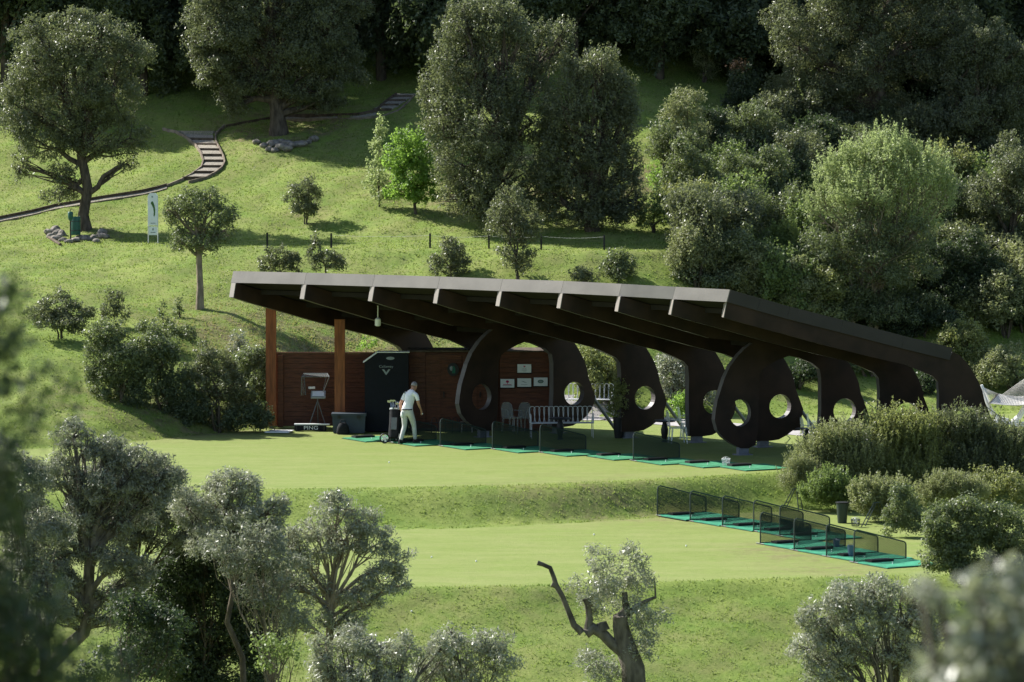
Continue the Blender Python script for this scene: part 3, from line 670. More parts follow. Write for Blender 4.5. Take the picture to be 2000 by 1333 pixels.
# curved black bag rack with bench slat
p = ground(880, 846); rk = thing('bag_rack', 'low black bag rack with curved hoops under the shelter', 'rack', p)
for k in range(6):
    x = -0.55 + 0.2 * k; mb = MB()
    mb.tube([p + Vector((x, -0.05, 0)), p + Vector((x, 0, 0.30)), p + Vector((x + 0.03, 0.03, 0.42)), p + Vector((x + 0.09, 0.05, 0.45)), p + Vector((x + 0.14, 0.05, 0.40)), p + Vector((x + 0.15, 0.05, 0.28))], 0.012, 6); part('hoop', mb, 'black', rk, smooth=True)
mb = MB(); mb.box(p + Vector((-0.05, 0, 0.29)), (1.3, 0.04, 0.025)); mb.box(p + Vector((-0.05, 0, 0.06)), (1.3, 0.04, 0.025)); part('rail', mb, 'black', rk)
p = ground(912, 845); bb = thing('small_bench', 'small low bench with pale seat at the foot of the front fin', 'bench', p)
mb = MB(); mb.box(p + Vector((0, 0, 0.30)), (0.36, 0.26, 0.03), rz=-0.3); part('seat', mb, 'wood_grey', bb)
for (sx, sy) in ((-1, -1), (1, -1), (-1, 1), (1, 1)):
    mb = MB(); mb.tube([p + Vector((sx * 0.15, sy * 0.09, 0)), p + Vector((sx * 0.14, sy * 0.09, 0.29))], 0.012, 6); part('leg', mb, 'wire_white', bb)

# white looped wire benches
def loop_bench(p, w, n, label, rz=0.0):
    t = thing('wire_bench', label, 'bench', p, rz=rz)
    def q(x, y, z): return Vector((x, y, z))
    for k in range(n):
        x = -w / 2 + w * (k + 0.5) / n; r = w / n * 0.62; mb = MB()
        pts = [q(x - r * 0.55, 0.02, 0.42), q(x - r * 0.9, 0.06, 0.62), q(x - r, 0.09, 0.76)] + [q(x + r * math.cos(a), 0.1, 0.78 + r * math.sin(a)) for a in np.linspace(math.pi, 0, 7)] + [q(x + r, 0.09, 0.76), q(x + r * 0.9, 0.06, 0.62), q(x + r * 0.55, 0.02, 0.42)]
        mb.tube(pts, 0.009, 5); part('back_loop', mb, 'wire_white', t, smooth=True, local=True)
    for sx in (-1, 1):
        mb = MB()
        for k in range(3):
            y = -0.1 - 0.14 * k; r = 0.07
            mb.tube([q(sx * w / 2, y - r, 0.42)] + [q(sx * w / 2, y + r * math.cos(a), 0.60 + r * math.sin(a)) for a in np.linspace(math.pi, 0, 6)] + [q(sx * w / 2, y + r, 0.42)], 0.009, 5)
        part('arm_loops', mb, 'wire_white', t, smooth=True, local=True)
    mb = MB()
    for k in range(16): mb.box(q(0, -0.46 + 0.03 * k, 0.42), (w, 0.016, 0.012))
    mb.box(q(-w / 2, -0.23, 0.425), (0.02, 0.5, 0.02)); mb.box(q(w / 2, -0.23, 0.425), (0.02, 0.5, 0.02)); part('seat', mb, 'wire_white', t, local=True)
    for (sx, y) in ((-1, -0.44), (1, -0.44), (-1, 0.0), (1, 0.0)):
        mb = MB(); mb.tube([q(sx * (w / 2 - 0.02), y, 0.42), q(sx * (w / 2 - 0.01), y, 0)], 0.011, 6); part('leg', mb, 'wire_white', t, local=True)
    return t
p = ground(1096, 853.5); loop_bench(p, 1.78, 13, 'long white looped wire bench on the shaded grass before the cabin', R(4))
p = ground(1145, 806); loop_bench(Vector((p.x, p.y, p.z)), 1.6, 12, 'white looped wire bench standing beyond the path', R(-6))

# transparent chairs
def clear_chair(p, rz, label, m='clear_plastic'):
    t = thing('clear_chair', label, 'chair', p, rz=rz)
    mb = MB(); prof = [(-0.20, 0.42), (0.20, 0.42), (0.20, 0.455), (-0.20, 0.455)]
    mb.prism(prof, (0, -0.21, 0), (1, 0, 0), (0, 0, 1), (0, 0.42, 0)); part('seat', mb, m, t, local=True)
    mb = MB(); bk = [(-0.19, 0.47), (0.19, 0.47), (0.19, 0.72), (0.15, 0.86), (0.08, 0.92), (-0.08, 0.92), (-0.15, 0.86), (-0.19, 0.72)]
    mb.prism(bk, (0, 0.19, 0), (1, 0, 0), (0, 0.12, 0.99), (0, 0.02, 0)); part('backrest', mb, m, t, local=True)
    for (sx, sy) in ((-1, -1), (1, -1), (-1, 1), (1, 1)):
        mb = MB(); mb.tube([(sx * 0.18, sy * 0.19, 0.42), (sx * 0.20, sy * 0.23, 0.0)], [0.03, 0.018], 8); part('leg', mb, m, t, local=True, smooth=True)
        if sy < 0:
            mb = MB(); mb.tube([(sx * 0.22, -0.17, 0.45), (sx * 0.24, -0.16, 0.64), (sx * 0.23, 0.2, 0.68)], 0.015, 6); part('armrest', mb, m, t, local=True, smooth=True)
    return t
clear_chair(ground(1324, 866), R(100), 'clear plastic chair turned away, left of its pair by the tall fin')
clear_chair(ground(1346, 858), R(80), 'clear plastic chair close against the tall dark fin')
clear_chair(ground(1598, 872), R(80), 'clear plastic chair beside the round table near the shrubs')
clear_chair(ground(1586, 880), R(100), 'clear plastic chair half hidden behind the round table pedestal')
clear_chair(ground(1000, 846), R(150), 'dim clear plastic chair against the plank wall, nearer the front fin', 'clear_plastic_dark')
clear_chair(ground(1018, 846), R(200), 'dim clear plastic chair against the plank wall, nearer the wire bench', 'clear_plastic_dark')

# round tables with swelling pedestals
def ptable(p, label, z=0.58):
    t = thing('round_table', label, 'table', p)
    mb = MB(); mb.lathe(p + Vector((0, 0, z)), [(0.30, 0), (0.315, 0.012), (0.315, 0.028), (0.30, 0.04)], 28); part('table_top', mb, 'black', t, smooth=True)
    mb = MB(); mb.lathe(p, [(0.09, 0), (0.085, 0.03), (0.06, 0.06), (0.10, 0.25), (0.105, 0.36), (0.07, 0.5), (0.05, z)], 18); part('pedestal', mb, 'black', t, smooth=True)
ptable(ground(1298, 864), 'small round black table beside the pair of clear chairs')
ptable(ground(1575, 884), 'round black pedestal table near the flowering shrubs', 0.62)
ptable(ground(1094, 859), 'round black table standing before the long wire bench')

# planter with clipped shrub is finished in the planting section
p = ground(1208, 856); pl = thing('planter_pot', 'tall black tapered planter on the grass between two fins', 'planter', p)
mb = MB(); mb.lathe(p, [(0.11, 0), (0.16, 0.55), (0.175, 0.55), (0.175, 0.59), (0.15, 0.59), (0.145, 0.54)], 22); part('pot', mb, 'black', pl, smooth=True)
mb = MB(); mb.lathe(p + Vector((0, 0, 0.5)), [(0.14, 0), (0.13, 0.04), (0.02, 0.05)], 16); part('soil', mb, 'soil', pl)
POT = p.copy()

# hammock on a curved white stand
p = at_z(1975, 838, 0.55); p = Vector((13.6, 128.0, 0)); p.z = hz(13.6, 128.0)
hm = thing('hammock', 'white rope hammock on a curved white timber stand by the lawn', 'hammock', p)
def hp(px, py, dY=0.0): return at_y(px, py, 128.0 + dY)
mb = MB(); mb.tube([hp(1917, 752), hp(1928, 785), hp(1937, 805), hp(1950, 818), hp(1970, 822)], [0.04, 0.06, 0.07, 0.07, 0.06], 8); part('stand_arm', mb, 'white_paint', hm, smooth=True)
mb = MB(); mb.tube([hp(1978, 824), hp(1990, 815), hp(2000, 800), hp(2014, 770), hp(2030, 735), hp(2050, 700)], [0.07, 0.08, 0.08, 0.08, 0.07, 0.05], 8); part('stand_arm', mb, 'white_paint', hm, smooth=True)
a = hp(1940, 824); b_ = hp(2060, 832); mb = MB(); mb.tube([a, b_], 0.055, 8); part('stand_beam', mb, 'white_paint', hm)
a = hp(1975, 831, -0.4); b_ = hp(2050, 834, -0.4); mb = MB(); mb.tube([a, b_], 0.05, 8); part('stand_beam', mb, 'white_paint', hm)
# bed: a sagging sheet of ropes between two spreader bars
mb = MB(); nA, nB = 30, 12
def bed(u, v):
    e0 = hp(1932, 788, -0.5).lerp(hp(1949, 770, 0.5), v); e1 = hp(2040, 786, -0.5).lerp(hp(2030, 771, 0.5), v)
    q = e0.lerp(e1, u); q.z -= 0.16 * math.sin(math.pi * u) * (0.4 + 0.6 * math.sin(math.pi * v)); return q
for k in range(nB + 1):
    mb.tube([bed(j / 14, k / nB) for j in range(15)], 0.011, 4)
for j in range(nA + 1):
    mb.tube([bed(j / nA, k / 5) for k in range(6)], 0.009, 4)
part('rope_bed', mb, 'rope_white', hm)
mb = MB(); V = [bed(j / 14, k / 5) + Vector((0, 0, -0.012)) for j in range(15) for k in range(6)]
mb.add(V, [(j * 6 + k, j * 6 + k + 1, j * 6 + k + 7, j * 6 + k + 6) for j in range(14) for k in range(5)]); part('quilt', mb, 'rope_white', hm, smooth=True)
mb = MB()
for k in range(12): mb.tube([bed(0, k / 11), hp(1920, 757)], 0.006, 4)
for k in range(16): mb.tube([bed(0.1 + 0.5 * k / 15, 1.0), hp(2046, 708)], 0.006, 4)
part('suspension_cord', mb, 'rope_white', hm)
mb = MB(); mb.tube([bed(0, 0), bed(0, 1)], 0.02, 6); part('spreader_bar', mb, 'wood_grey', hm)
# ------------------------------------------------------------------ planting
def fol_arrays(lobes, leaf, wid, cover, clump, up=0.35, spiky=0.0, seed=0, shell=0.55, quad=False, droop=0.0, sub=9):
    """leaf-sized faces gathered in clumps through the lobes; lobes = (centre, (rx,ry,rz)) in local metres"""
    r = np.random.default_rng(seed); VV = []; RR = []
    area1 = leaf * wid * 0.5 * (2.0 if quad else 1.0)
    full = []
    for (c, rad) in lobes:
        c = np.array(c, float); rad = np.array(rad, float)
        if rad.mean() < clump * 1.7 or sub == 0: full.append((c, rad)); continue
        full.append((c, rad * 0.80))
        for q in range(sub):
            d = r.normal(size=3); d[2] = d[2] * 0.9 + 0.25; d /= np.linalg.norm(d)
            full.append((c + d * rad * r.uniform(0.66, 1.0), rad * r.uniform(0.20, 0.42)))
    for (c, rad) in full:
        m = rad.mean()
        A = 4 * np.pi * ((((rad[0] * rad[1]) ** 1.6 + (rad[0] * rad[2]) ** 1.6 + (rad[1] * rad[2]) ** 1.6) / 3) ** (1 / 1.6))
        nleaf = max(30, int(A * cover * 0.465 / area1)); nc = max(5, int(A / (clump * clump * 1.3)))
        d = r.normal(size=(nc, 3)); d /= np.linalg.norm(d, axis=1)[:, None]
        f = shell + (1 - shell) * r.random(nc) ** 0.7
        f *= 1 + r.normal(0, 0.09, nc) * (1 + spiky)
        low = d[:, 2] < -0.55
        f = np.where(low, f * 0.8, f)
        cc = np.array(c) + d * rad * f[:, None]
        crad = clump * r.uniform(0.55, 1.3, nc)
        k = r.integers(0, nc, nleaf)
        e = r.normal(size=(nleaf, 3)); e /= np.linalg.norm(e, axis=1)[:, None]
        rr = crad[k] * r.random(nleaf) ** 0.45
        P = cc[k] + e * rr[:, None]
        if spiky > 0:                       # shoots standing out of the outline
            t = r.random(nleaf) ** 1.6
            sh = d[k] * 0.6 + np.array([0, 0, 0.75]) + r.normal(0, 0.12, (nc, 3))[k]
            P = P * 1.0 + sh * (t * spiky * clump * 2.2)[:, None] - e * (rr * t * 0.75)[:, None]
        if droop > 0: P[:, 2] -= droop * r.random(nleaf) ** 2 * clump * 2
        nrm = e * 0.55 + d[k] * 0.25 + np.array([0, 0, up]) + r.normal(0, 0.5, (nleaf, 3)); nrm /= np.linalg.norm(nrm, axis=1)[:, None]
        a = r.normal(size=(nleaf, 3)); u = np.cross(nrm, a); u /= np.linalg.norm(u, axis=1)[:, None]; v = np.cross(nrm, u)
        s = r.uniform(0.65, 1.3, nleaf)[:, None]
        if quad: V = np.stack([P - u * leaf * s / 2, P + v * wid * s / 2, P + u * leaf * s / 2, P - v * wid * s / 2], 1)
        else: V = np.stack([P - u * leaf * s / 2 - v * wid * s * 0.45, P - u * leaf * s / 2 + v * wid * s * 0.55, P + u * leaf * s / 2], 1)
        VV.append(V.reshape(-1, 3))
        base = r.random(nc)[k] * 0.5 + r.random(nleaf) * 0.5
        RR.append(np.repeat(base, 4 if quad else 3))
    return np.concatenate(VV), np.concatenate(RR)
def shoots_arrays(lobes, leaf, wid, per, leaves, length, seed, spread=0.35):
    """upright leafy shoots rising through the lobes"""
    r = np.random.default_rng(seed); VV = []; RR = []
    for (c, rad) in lobes:
        c = np.array(c, float); rad = np.array(rad, float)
        n = max(12, int(per * rad[0] * rad[1] * 4))
        d = r.normal(size=(n, 3)); d /= np.linalg.norm(d, axis=1)[:, None]; b0 = c + d * rad * (r.random(n) ** 0.5)[:, None] * np.array([1, 1, 0.75])
        dr = np.array([0, 0, 1.0]) + d * np.array([spread, spread, 0.1]) + r.normal(0, 0.13, (n, 3)); dr /= np.linalg.norm(dr, axis=1)[:, None]
        ln = length * r.uniform(0.5, 1.25, n)
        k = np.repeat(np.arange(n), leaves); t = r.random(len(k)); m = len(k)
        P = b0[k] + dr[k] * (t * ln[k])[:, None] + r.normal(0, 1, (m, 3)) * (0.035 * (1.15 - t))[:, None]
        u = dr[k] * 0.7 + r.normal(0, 0.6, (m, 3)); u /= np.linalg.norm(u, axis=1)[:, None]
        v = np.cross(u, r.normal(size=(m, 3))); v /= np.linalg.norm(v, axis=1)[:, None]; s = r.uniform(0.7, 1.3, m)[:, None]
        V = np.stack([P - v * wid * s / 2, P + v * wid * s / 2, P + u * leaf * s], 1); VV.append(V.reshape(-1, 3))
        RR.append(np.repeat(r.random(n)[k] * 0.45 + 0.2 * t + r.random(m) * 0.35, 3))
    return np.concatenate(VV), np.concatenate(RR)
NLEAF = [0]
def crown_mesh(name, lobes, matn, leaf=0.085, wid=0.05, cover=2.0, clump=0.26, quad=False, shoots=None, **kw):
    V, rnd = fol_arrays(lobes, leaf, wid, cover, clump, quad=quad, **kw)
    if shoots:
        V2, r2 = shoots_arrays(lobes, leaf, wid, shoots[0], shoots[1], shoots[2], kw.get('seed', 0) + 7)
        V = np.concatenate([V, V2]); rnd = np.concatenate([rnd, r2])
    k = 4 if quad else 3
    me = bpy.data.meshes.new(name); fastmesh(me, V, np.arange(len(V)).reshape(-1, k))
    at = me.attributes.new('rnd', 'FLOAT', 'POINT'); at.data.foreach_set('value', rnd.astype(np.float32))
    me.materials.append(M[matn]); NLEAF[0] += len(V) // k * (k - 2)
    return me
def wob(a, b_, n, amt, rr):
    out = []
    for i in range(n + 1):
        t = i / n; p = a.lerp(b_, t)
        if 0 < i < n: p = p + Vector((rr.gauss(0, amt), rr.gauss(0, amt), rr.gauss(0, amt * 0.5)))
        out.append(p)
    return out
SEED = [100]
def plant(name, label, cat, base, lobes, leafm='leaf_shrub', trunk_r=0.05, bark='bark', fork=0.45, group=None, trunk_pts=None, k=None, ref=None, limbs=True, stems=1, crownname='crown', depth=0.9, twigs=10, **kw):
    """lobes in photo pixels (cx, cy, rx, ry[, dy]) seen at the plant's own distance; base = ground point, ref = its pixel"""
    SEED[0] += 1; rr = random.Random(SEED[0]); k = k or ppm(base.y)
    t = thing(name, label, cat, base, group)
    L3 = []
    for lb in lobes:
        cx, cy, rx, ry = lb[:4]; dy = lb[4] if len(lb) > 4 else rr.uniform(-0.3, 0.3) * rx / k
        L3.append((((cx - ref[0]) / k, dy, (ref[1] - cy) / k), (rx / k, rx / k * depth, ry / k)))
    me = crown_mesh(crownname, L3, leafm, seed=SEED[0], **kw)
    o = bpy.data.objects.new(crownname, me); C.objects.link(o); o.parent = t
    if limbs:
        mb = MB(); cz = np.mean([c[0][2] for c in L3]); cxm = np.mean([c[0][0] for c in L3])
        for s in range(stems):
            off = Vector((rr.uniform(-1, 1), rr.uniform(-1, 1), 0)) * (trunk_r * 1.6 if stems > 1 else 0)
            if trunk_pts: tp = [Vector(((a - ref[0]) / k, 0.0, (ref[1] - b_) / k)) for a, b_ in trunk_pts]
            else:
                topp = Vector((cxm * fork + off.x * 3, off.y * 3, cz * fork + 0.05)); tp = wob(Vector((0, 0, -0.12)) + off, topp, 4, trunk_r * 0.45, rr)
            n_ = len(tp); mb.tube(tp, [trunk_r * (1.25 if i == 0 else 1.0 - 0.35 * i / n_) for i in range(n_)], 9)
            for li, (c, rad) in enumerate(L3):
                if li % stems != s: continue
                e = Vector(c); fine_t = []
                for i_ in range(n_ - 1): fine_t += [tp[i_].lerp(tp[i_ + 1], q_ / 5) for q_ in range(5)]
                fine_t = fine_t[int(len(fine_t) * 0.45):] + [tp[-1]]
                ok = [q_ for q_ in fine_t if q_.z < e.z - 0.45 * math.hypot(e.x - q_.x, e.y - q_.y)]
                st = rr.choice(ok[-4:]) if ok else fine_t[rr.randint(0, len(fine_t) // 2)]
                ct = Vector((st.x * 0.55 + e.x * 0.45, st.y * 0.55 + e.y * 0.45, st.z + 0.72 * (e.z - st.z) + (0.12 if e.z < st.z else 0)))
                am = 0.03 * (e - st).length
                path = [st.lerp(ct, q_).lerp(ct.lerp(e, q_), q_) + (Vector((rr.gauss(0, am), rr.gauss(0, am), rr.gauss(0, am))) if 0 < q_ < 1 else Vector((0, 0, 0))) for q_ in (0, 0.25, 0.5, 0.75, 1)]
                r0 = trunk_r * 0.55; mb.tube(path, [r0 * (1 - 0.7 * i / 4) for i in range(5)], 6)
                for q in range(twigs):
                    d = Vector((rr.gauss(0, 1), rr.gauss(0, 1), rr.gauss(0.3, 0.8))).normalized()
                    f = e + Vector((d.x * rad[0], d.y * rad[1], d.z * rad[2])) * rr.uniform(0.6, 0.95)
                    s0 = path[rr.randint(1, 4)]; pp = wob(s0, f, 3, 0.06 * (f - s0).length, rr)
                    mb.tube(pp, [r0 * 0.35, r0 * 0.25, r0 * 0.16, 0.004], 4, cap=False)
        part('trunk', mb, bark, t, smooth=True, local=True)
    return t
def P(name, label, cat, bpx, lobes, leafm='leaf_shrub', **kw):
    return plant(name, label, cat, ground(*bpx), lobes, leafm, ref=bpx, **kw)

# --- hillside trees
P('holm_oak', 'spreading evergreen oak with crooked trunk beside the green bin', 'tree', (166, 449),
  [(85, 120, 75, 75), (190, 95, 80, 75), (260, 110, 45, 55), (50, 215, 55, 75), (135, 200, 85, 85), (225, 200, 70, 75), (90, 285, 65, 55), (185, 275, 60, 50), (255, 270, 40, 38), (40, 325, 20, 28), (125, 345, 30, 30), (118, 382, 30, 22), (250, 320, 20, 16), (70, 60, 22, 30), (150, 50, 28, 32), (200, 50, 25, 30)],
  'leaf_oak', trunk_r=0.20, trunk_pts=[(168, 455), (163, 420), (172, 370), (165, 330), (158, 300)], leaf=0.078, wid=0.048, clump=0.19, cover=1.25)
P('holm_oak', 'large dark evergreen oak above a stone ring on the slope', 'tree', (541, 262),
  [(420, 60, 75, 75), (520, 20, 110, 80), (630, 50, 80, 85), (560, 110, 120, 70), (430, 140, 65, 50), (660, 130, 55, 55), (500, 165, 60, 30), (460, 205, 30, 22), (610, 180, 60, 28), (640, 205, 32, 16), (400, 105, 40, 40), (480, -60, 100, 70), (610, -50, 90, 70), (540, -130, 110, 60), (430, -20, 60, 60), (690, 0, 50, 60)],
  'leaf_oak', trunk_r=0.31, trunk_pts=[(545, 268), (543, 235), (540, 190), (538, 140)], leaf=0.078, wid=0.048, clump=0.20, cover=1.6)
P('evergreen_tree', 'tall broad evergreen tree behind the pale green sapling', 'tree', (985, 445),
  [(930, 60, 70, 60), (985, 50, 55, 50), (890, 130, 60, 70), (970, 140, 80, 80), (1050, 110, 42, 62, 0.6), (865, 225, 50, 80), (950, 250, 85, 90, -0.8), (1040, 240, 70, 80), (900, 330, 70, 70), (985, 350, 70, 75, -0.6), (930, 400, 45, 40, -0.8), (890, 390, 45, 40), (965, 415, 50, 35, -0.5), (1050, 390, 55, 55), (1100, 95, 22, 50, 0.8), (835, 190, 22, 40), (905, 25, 28, 30)],
  'leaf_oak', trunk_r=0.26, leaf=0.078, wid=0.048, clump=0.18, cover=1.35, spiky=0.7)
P('evergreen_tree', 'dark rounded evergreen tree with silvery top beside the taller one', 'tree', (1160, 450),
  [(1160, 165, 62, 55), (1205, 190, 42, 55), (1105, 210, 45, 55, -0.4), (1150, 265, 80, 75), (1215, 270, 35, 70), (1100, 320, 60, 60), (1180, 350, 68, 70), (1130, 395, 55, 45), (1205, 400, 42, 45), (1180, 125, 30, 30), (1070, 380, 40, 50), (1150, 425, 50, 28), (1215, 420, 38, 30), (1235, 330, 22, 50), (1085, 260, 45, 60, 0.5), (1075, 330, 45, 60, 0.3), (1225, 230, 26, 40), (1240, 390, 24, 40), (1120, 150, 30, 34)],
  'leaf_oak', trunk_r=0.24, leaf=0.078, wid=0.048, clump=0.18, cover=1.35, spiky=0.6)
P('young_tree', 'bright fresh green young tree on the mown slope', 'tree', (812, 418),
  [(795, 285, 35, 38), (820, 310, 32, 36), (775, 320, 30, 35), (805, 345, 45, 35), (840, 350, 28, 30), (790, 378, 42, 22), (830, 385, 32, 18)],
  'leaf_fresh', trunk_r=0.06, leaf=0.10, wid=0.06, clump=0.17, cover=1.5, spiky=0.3, twigs=6)
P('young_tree', 'thin pale sapling beside the bright green young tree', 'tree', (740, 405),
  [(745, 262, 10, 32), (740, 300, 16, 26), (735, 330, 22, 26), (725, 365, 20, 18), (750, 355, 20, 24), (745, 385, 22, 14)],
  'leaf_pale', trunk_r=0.03, leaf=0.09, wid=0.055, clump=0.13, cover=1.0, spiky=0.5, twigs=5)
P('small_tree', 'small dark tree with low crown growing on the terrace edge', 'tree', (1012, 548),
  [(1000, 395, 32, 30), (975, 420, 30, 32), (1025, 425, 34, 36), (1000, 455, 45, 35), (1010, 495, 36, 30), (1020, 522, 22, 16)],
  'leaf_oak', trunk_r=0.06, leaf=0.07, wid=0.045, clump=0.15, cover=1.2, spiky=0.4)
P('small_tree', 'round headed small tree with clear straight trunk on the bank', 'tree', (390, 604),
  [(375, 395, 40, 28), (410, 390, 36, 24), (360, 430, 40, 40), (415, 430, 42, 40), (350, 475, 32, 28), (400, 480, 40, 30), (440, 450, 20, 30), (330, 410, 14, 25)],
  'leaf_shrub', spiky=0.25, trunk_r=0.115, bark='bark_pale', trunk_pts=[(390, 608), (391, 560), (389, 515), (390, 480)], leaf=0.07, wid=0.045, clump=0.14, cover=1.05)
P('shrub', 'airy round shrub with thin stems alone on the mown slope', 'shrub', (597, 438),
  [(590, 370, 28, 22), (575, 392, 22, 22), (612, 390, 22, 28), (598, 412, 30, 14), (605, 352, 12, 12)], 'leaf_oak', trunk_r=0.025, stems=3, leaf=0.07, wid=0.045, clump=0.13, cover=1.2, fork=0.6)
for lab, b_, lb, mt, kw in (
  ('dense dark shrub on the terrace left of the small tree', (882, 545), [(885, 490, 30, 24), (870, 512, 30, 26), (898, 515, 24, 24), (855, 530, 16, 14)], 'leaf_oak', {}),
  ('rounded grey green shrub standing just behind the roof edge', (1208, 552), [(1205, 505, 28, 20), (1190, 525, 24, 20), (1225, 522, 24, 22), (1208, 535, 30, 16)], 'leaf_shrub', {}),
  ('low spreading shrub just behind the middle of the roof', (1135, 556), [(1130, 538, 24, 14), (1152, 545, 18, 10)], 'leaf_oak', {}),
  ('loose grey shrub behind the low left end of the roof', (548, 548), [(545, 505, 34, 22), (520, 520, 24, 16), (570, 518, 26, 22)], 'leaf_oak', {}),
  ('loose shrub with an upright shoot behind the roof fascia', (638, 548), [(640, 512, 28, 22), (615, 500, 14, 28), (660, 515, 16, 18), (615, 465, 8, 18)], 'leaf_oak', {}),
  ('low rounded shrub on the bank above the dark thicket', (118, 662), [(115, 600, 40, 30), (80, 615, 30, 26), (150, 615, 32, 30), (120, 632, 45, 18)], 'leaf_oak', dict(stems=3)),
  ('small upright shrub between the rounded shrub and the tree', (222, 640), [(222, 585, 20, 16), (212, 610, 18, 18), (238, 612, 16, 16)], 'leaf_oak', {}),
  ('grey sprig of shrub by the foot of the first timber post', (462, 690), [(465, 665, 16, 16), (478, 678, 14, 10), (455, 680, 12, 10)], 'leaf_olive', {}),
  ('small bright green plant behind the plank screen', (718, 690), [(720, 672, 14, 12), (708, 680, 9, 8)], 'leaf_fresh', dict(limbs=False)),
  ('spiky thin green plant on the dry bank', (352, 620), [(350, 595, 7, 18), (345, 612, 12, 10)], 'leaf_shrub', {}),
  ('second spiky green plant above the dark thicket', (318, 640), [(316, 610, 9, 18), (325, 630, 16, 10)], 'leaf_shrub', {}),
  ('dull green weedy clump on the bank above the thicket', (290, 665), [(290, 640, 30, 14), (330, 650, 26, 14), (365, 655, 22, 16)], 'leaf_shrub', dict(limbs=False))):
    P('shrub', lab, 'shrub', b_, lb, mt, **{**dict(trunk_r=0.03, leaf=0.07, wid=0.045, clump=0.15, cover=1.6, spiky=0.25, fork=0.5), **kw})
# dark thicket left of the shelter
P('thicket_bush', 'large dark bush at the left end of the thicket', 'bush', (232, 785), [(215, 660, 45, 35), (190, 710, 35, 45), (240, 715, 55, 55), (215, 755, 55, 35), (290, 690, 45, 45)], 'leaf_shrub', trunk_r=0.05, stems=3, leaf=0.07, wid=0.045, clump=0.18, spiky=0.3)
P('thicket_bush', 'very dark dense bush in the middle of the thicket', 'bush', (318, 800), [(320, 710, 40, 45), (290, 755, 45, 45), (345, 770, 45, 40), (310, 680, 20, 30), (330, 810, 50, 28)], 'leaf_wood', trunk_r=0.05, stems=3, leaf=0.07, wid=0.045, clump=0.18, spiky=0.3)
P('thicket_bush', 'rounded grey bush standing beside the first timber post', 'bush', (425, 842), [(415, 715, 45, 38), (385, 750, 35, 45), (450, 755, 40, 50), (420, 790, 60, 45), (400, 690, 16, 20)], 'leaf_oak', trunk_r=0.05, stems=3, leaf=0.065, wid=0.042, clump=0.16, spiky=0.25)
P('thicket_bush', 'green bush tucked behind the first timber post', 'bush', (492, 790), [(490, 700, 35, 30), (505, 740, 35, 50), (470, 760, 30, 40), (510, 790, 30, 25)], 'leaf_shrub', trunk_r=0.04, stems=2, leaf=0.065, wid=0.042, clump=0.16)
P('thicket_bush', 'low dark bush under the grey bush at grass level', 'bush', (470, 845), [(470, 815, 45, 28), (510, 820, 26, 24), (370, 810, 40, 34), (350, 790, 30, 30)], 'leaf_wood', trunk_r=0.04, limbs=False, leaf=0.065, wid=0.042, clump=0.17)

# --- wooded right-hand slope
def Q(label, bpx, lobes, leafm, name='hillside_shrub', cat='shrub', **kw):
    P(name, label, cat, bpx, lobes, leafm, **{**dict(trunk_r=0.06, leaf=0.078, wid=0.048, clump=0.18, cover=1.6, stems=2, twigs=6), **kw})
P('holm_oak', 'huge spreading evergreen oak with dark limbs on the wooded slope', 'tree', (1715, 300),
  [(1560, 90, 70, 85), (1640, 40, 90, 75), (1740, 30, 90, 75), (1600, 190, 65, 60), (1690, 130, 80, 60), (1790, 110, 80, 75), (1650, 230, 80, 45), (1840, 40, 70, 70), (1560, 240, 45, 50), (1730, 220, 60, 50), (1640, -40, 90, 60), (1780, -40, 90, 60)],
  'leaf_oak', trunk_r=0.28, trunk_pts=[(1722, 310), (1712, 220), (1716, 120), (1700, 60)], leaf=0.078, wid=0.048, clump=0.20, cover=1.4)
P('holm_oak', 'massed grey evergreen oak right of the spreading oak', 'tree', (1905, 345),
  [(1880, 150, 70, 70), (1960, 120, 60, 70), (1840, 230, 60, 60), (1920, 230, 75, 70), (1870, 300, 70, 40), (1990, 210, 50, 70), (1960, 300, 60, 45), (1900, 95, 50, 40)],
  'leaf_oak', trunk_r=0.22, leaf=0.078, wid=0.048, clump=0.20, cover=1.7)
P('holm_oak', 'grey twiggy oak crown below the massed oak, above the dark hollow', 'tree', (1975, 540),
  [(1970, 320, 50, 60), (1940, 390, 55, 60), (2010, 380, 60, 80), (1930, 460, 45, 45), (1990, 470, 55, 45)],
  'leaf_oak', trunk_r=0.16, leaf=0.075, wid=0.045, clump=0.18, cover=1.5)
Q('dark green rounded bush with rusty tip at the wood edge', (1452, 250), [(1450, 165, 32, 35), (1430, 200, 26, 30), (1475, 200, 36, 34), (1450, 232, 40, 24)], 'leaf_dark', cover=2.4)
Q('rusty brown leaf tips crowning the dark rounded bush', (1446, 246), [(1442, 132, 18, 14)], 'leaf_rust', limbs=False, cover=1.4)
Q('small dense dark green bush below the rusty tipped one', (1398, 320), [(1395, 235, 26, 26), (1385, 262, 24, 24), (1412, 265, 26, 28), (1398, 292, 30, 20)], 'leaf_dark', cover=2.4)
Q('grey green open bush right of the small dark bush', (1480, 330), [(1475, 230, 42, 34), (1450, 262, 36, 34), (1505, 265, 40, 34), (1480, 295, 50, 28)], 'leaf_shrub')
Q('pale leafy tall shrub at the grass edge of the wood', (1345, 330), [(1345, 205, 36, 38), (1315, 235, 30, 36), (1345, 265, 42, 36), (1310, 290, 36, 28)], 'leaf_rosemary', cover=1.3, leaf=0.085, wid=0.04)
Q('slender broom like shrub on the top grass edge', (1375, 160), [(1372, 118, 22, 24), (1385, 138, 22, 20)], 'leaf_rosemary', cover=0.9, spiky=0.8, leaf=0.08, wid=0.03)
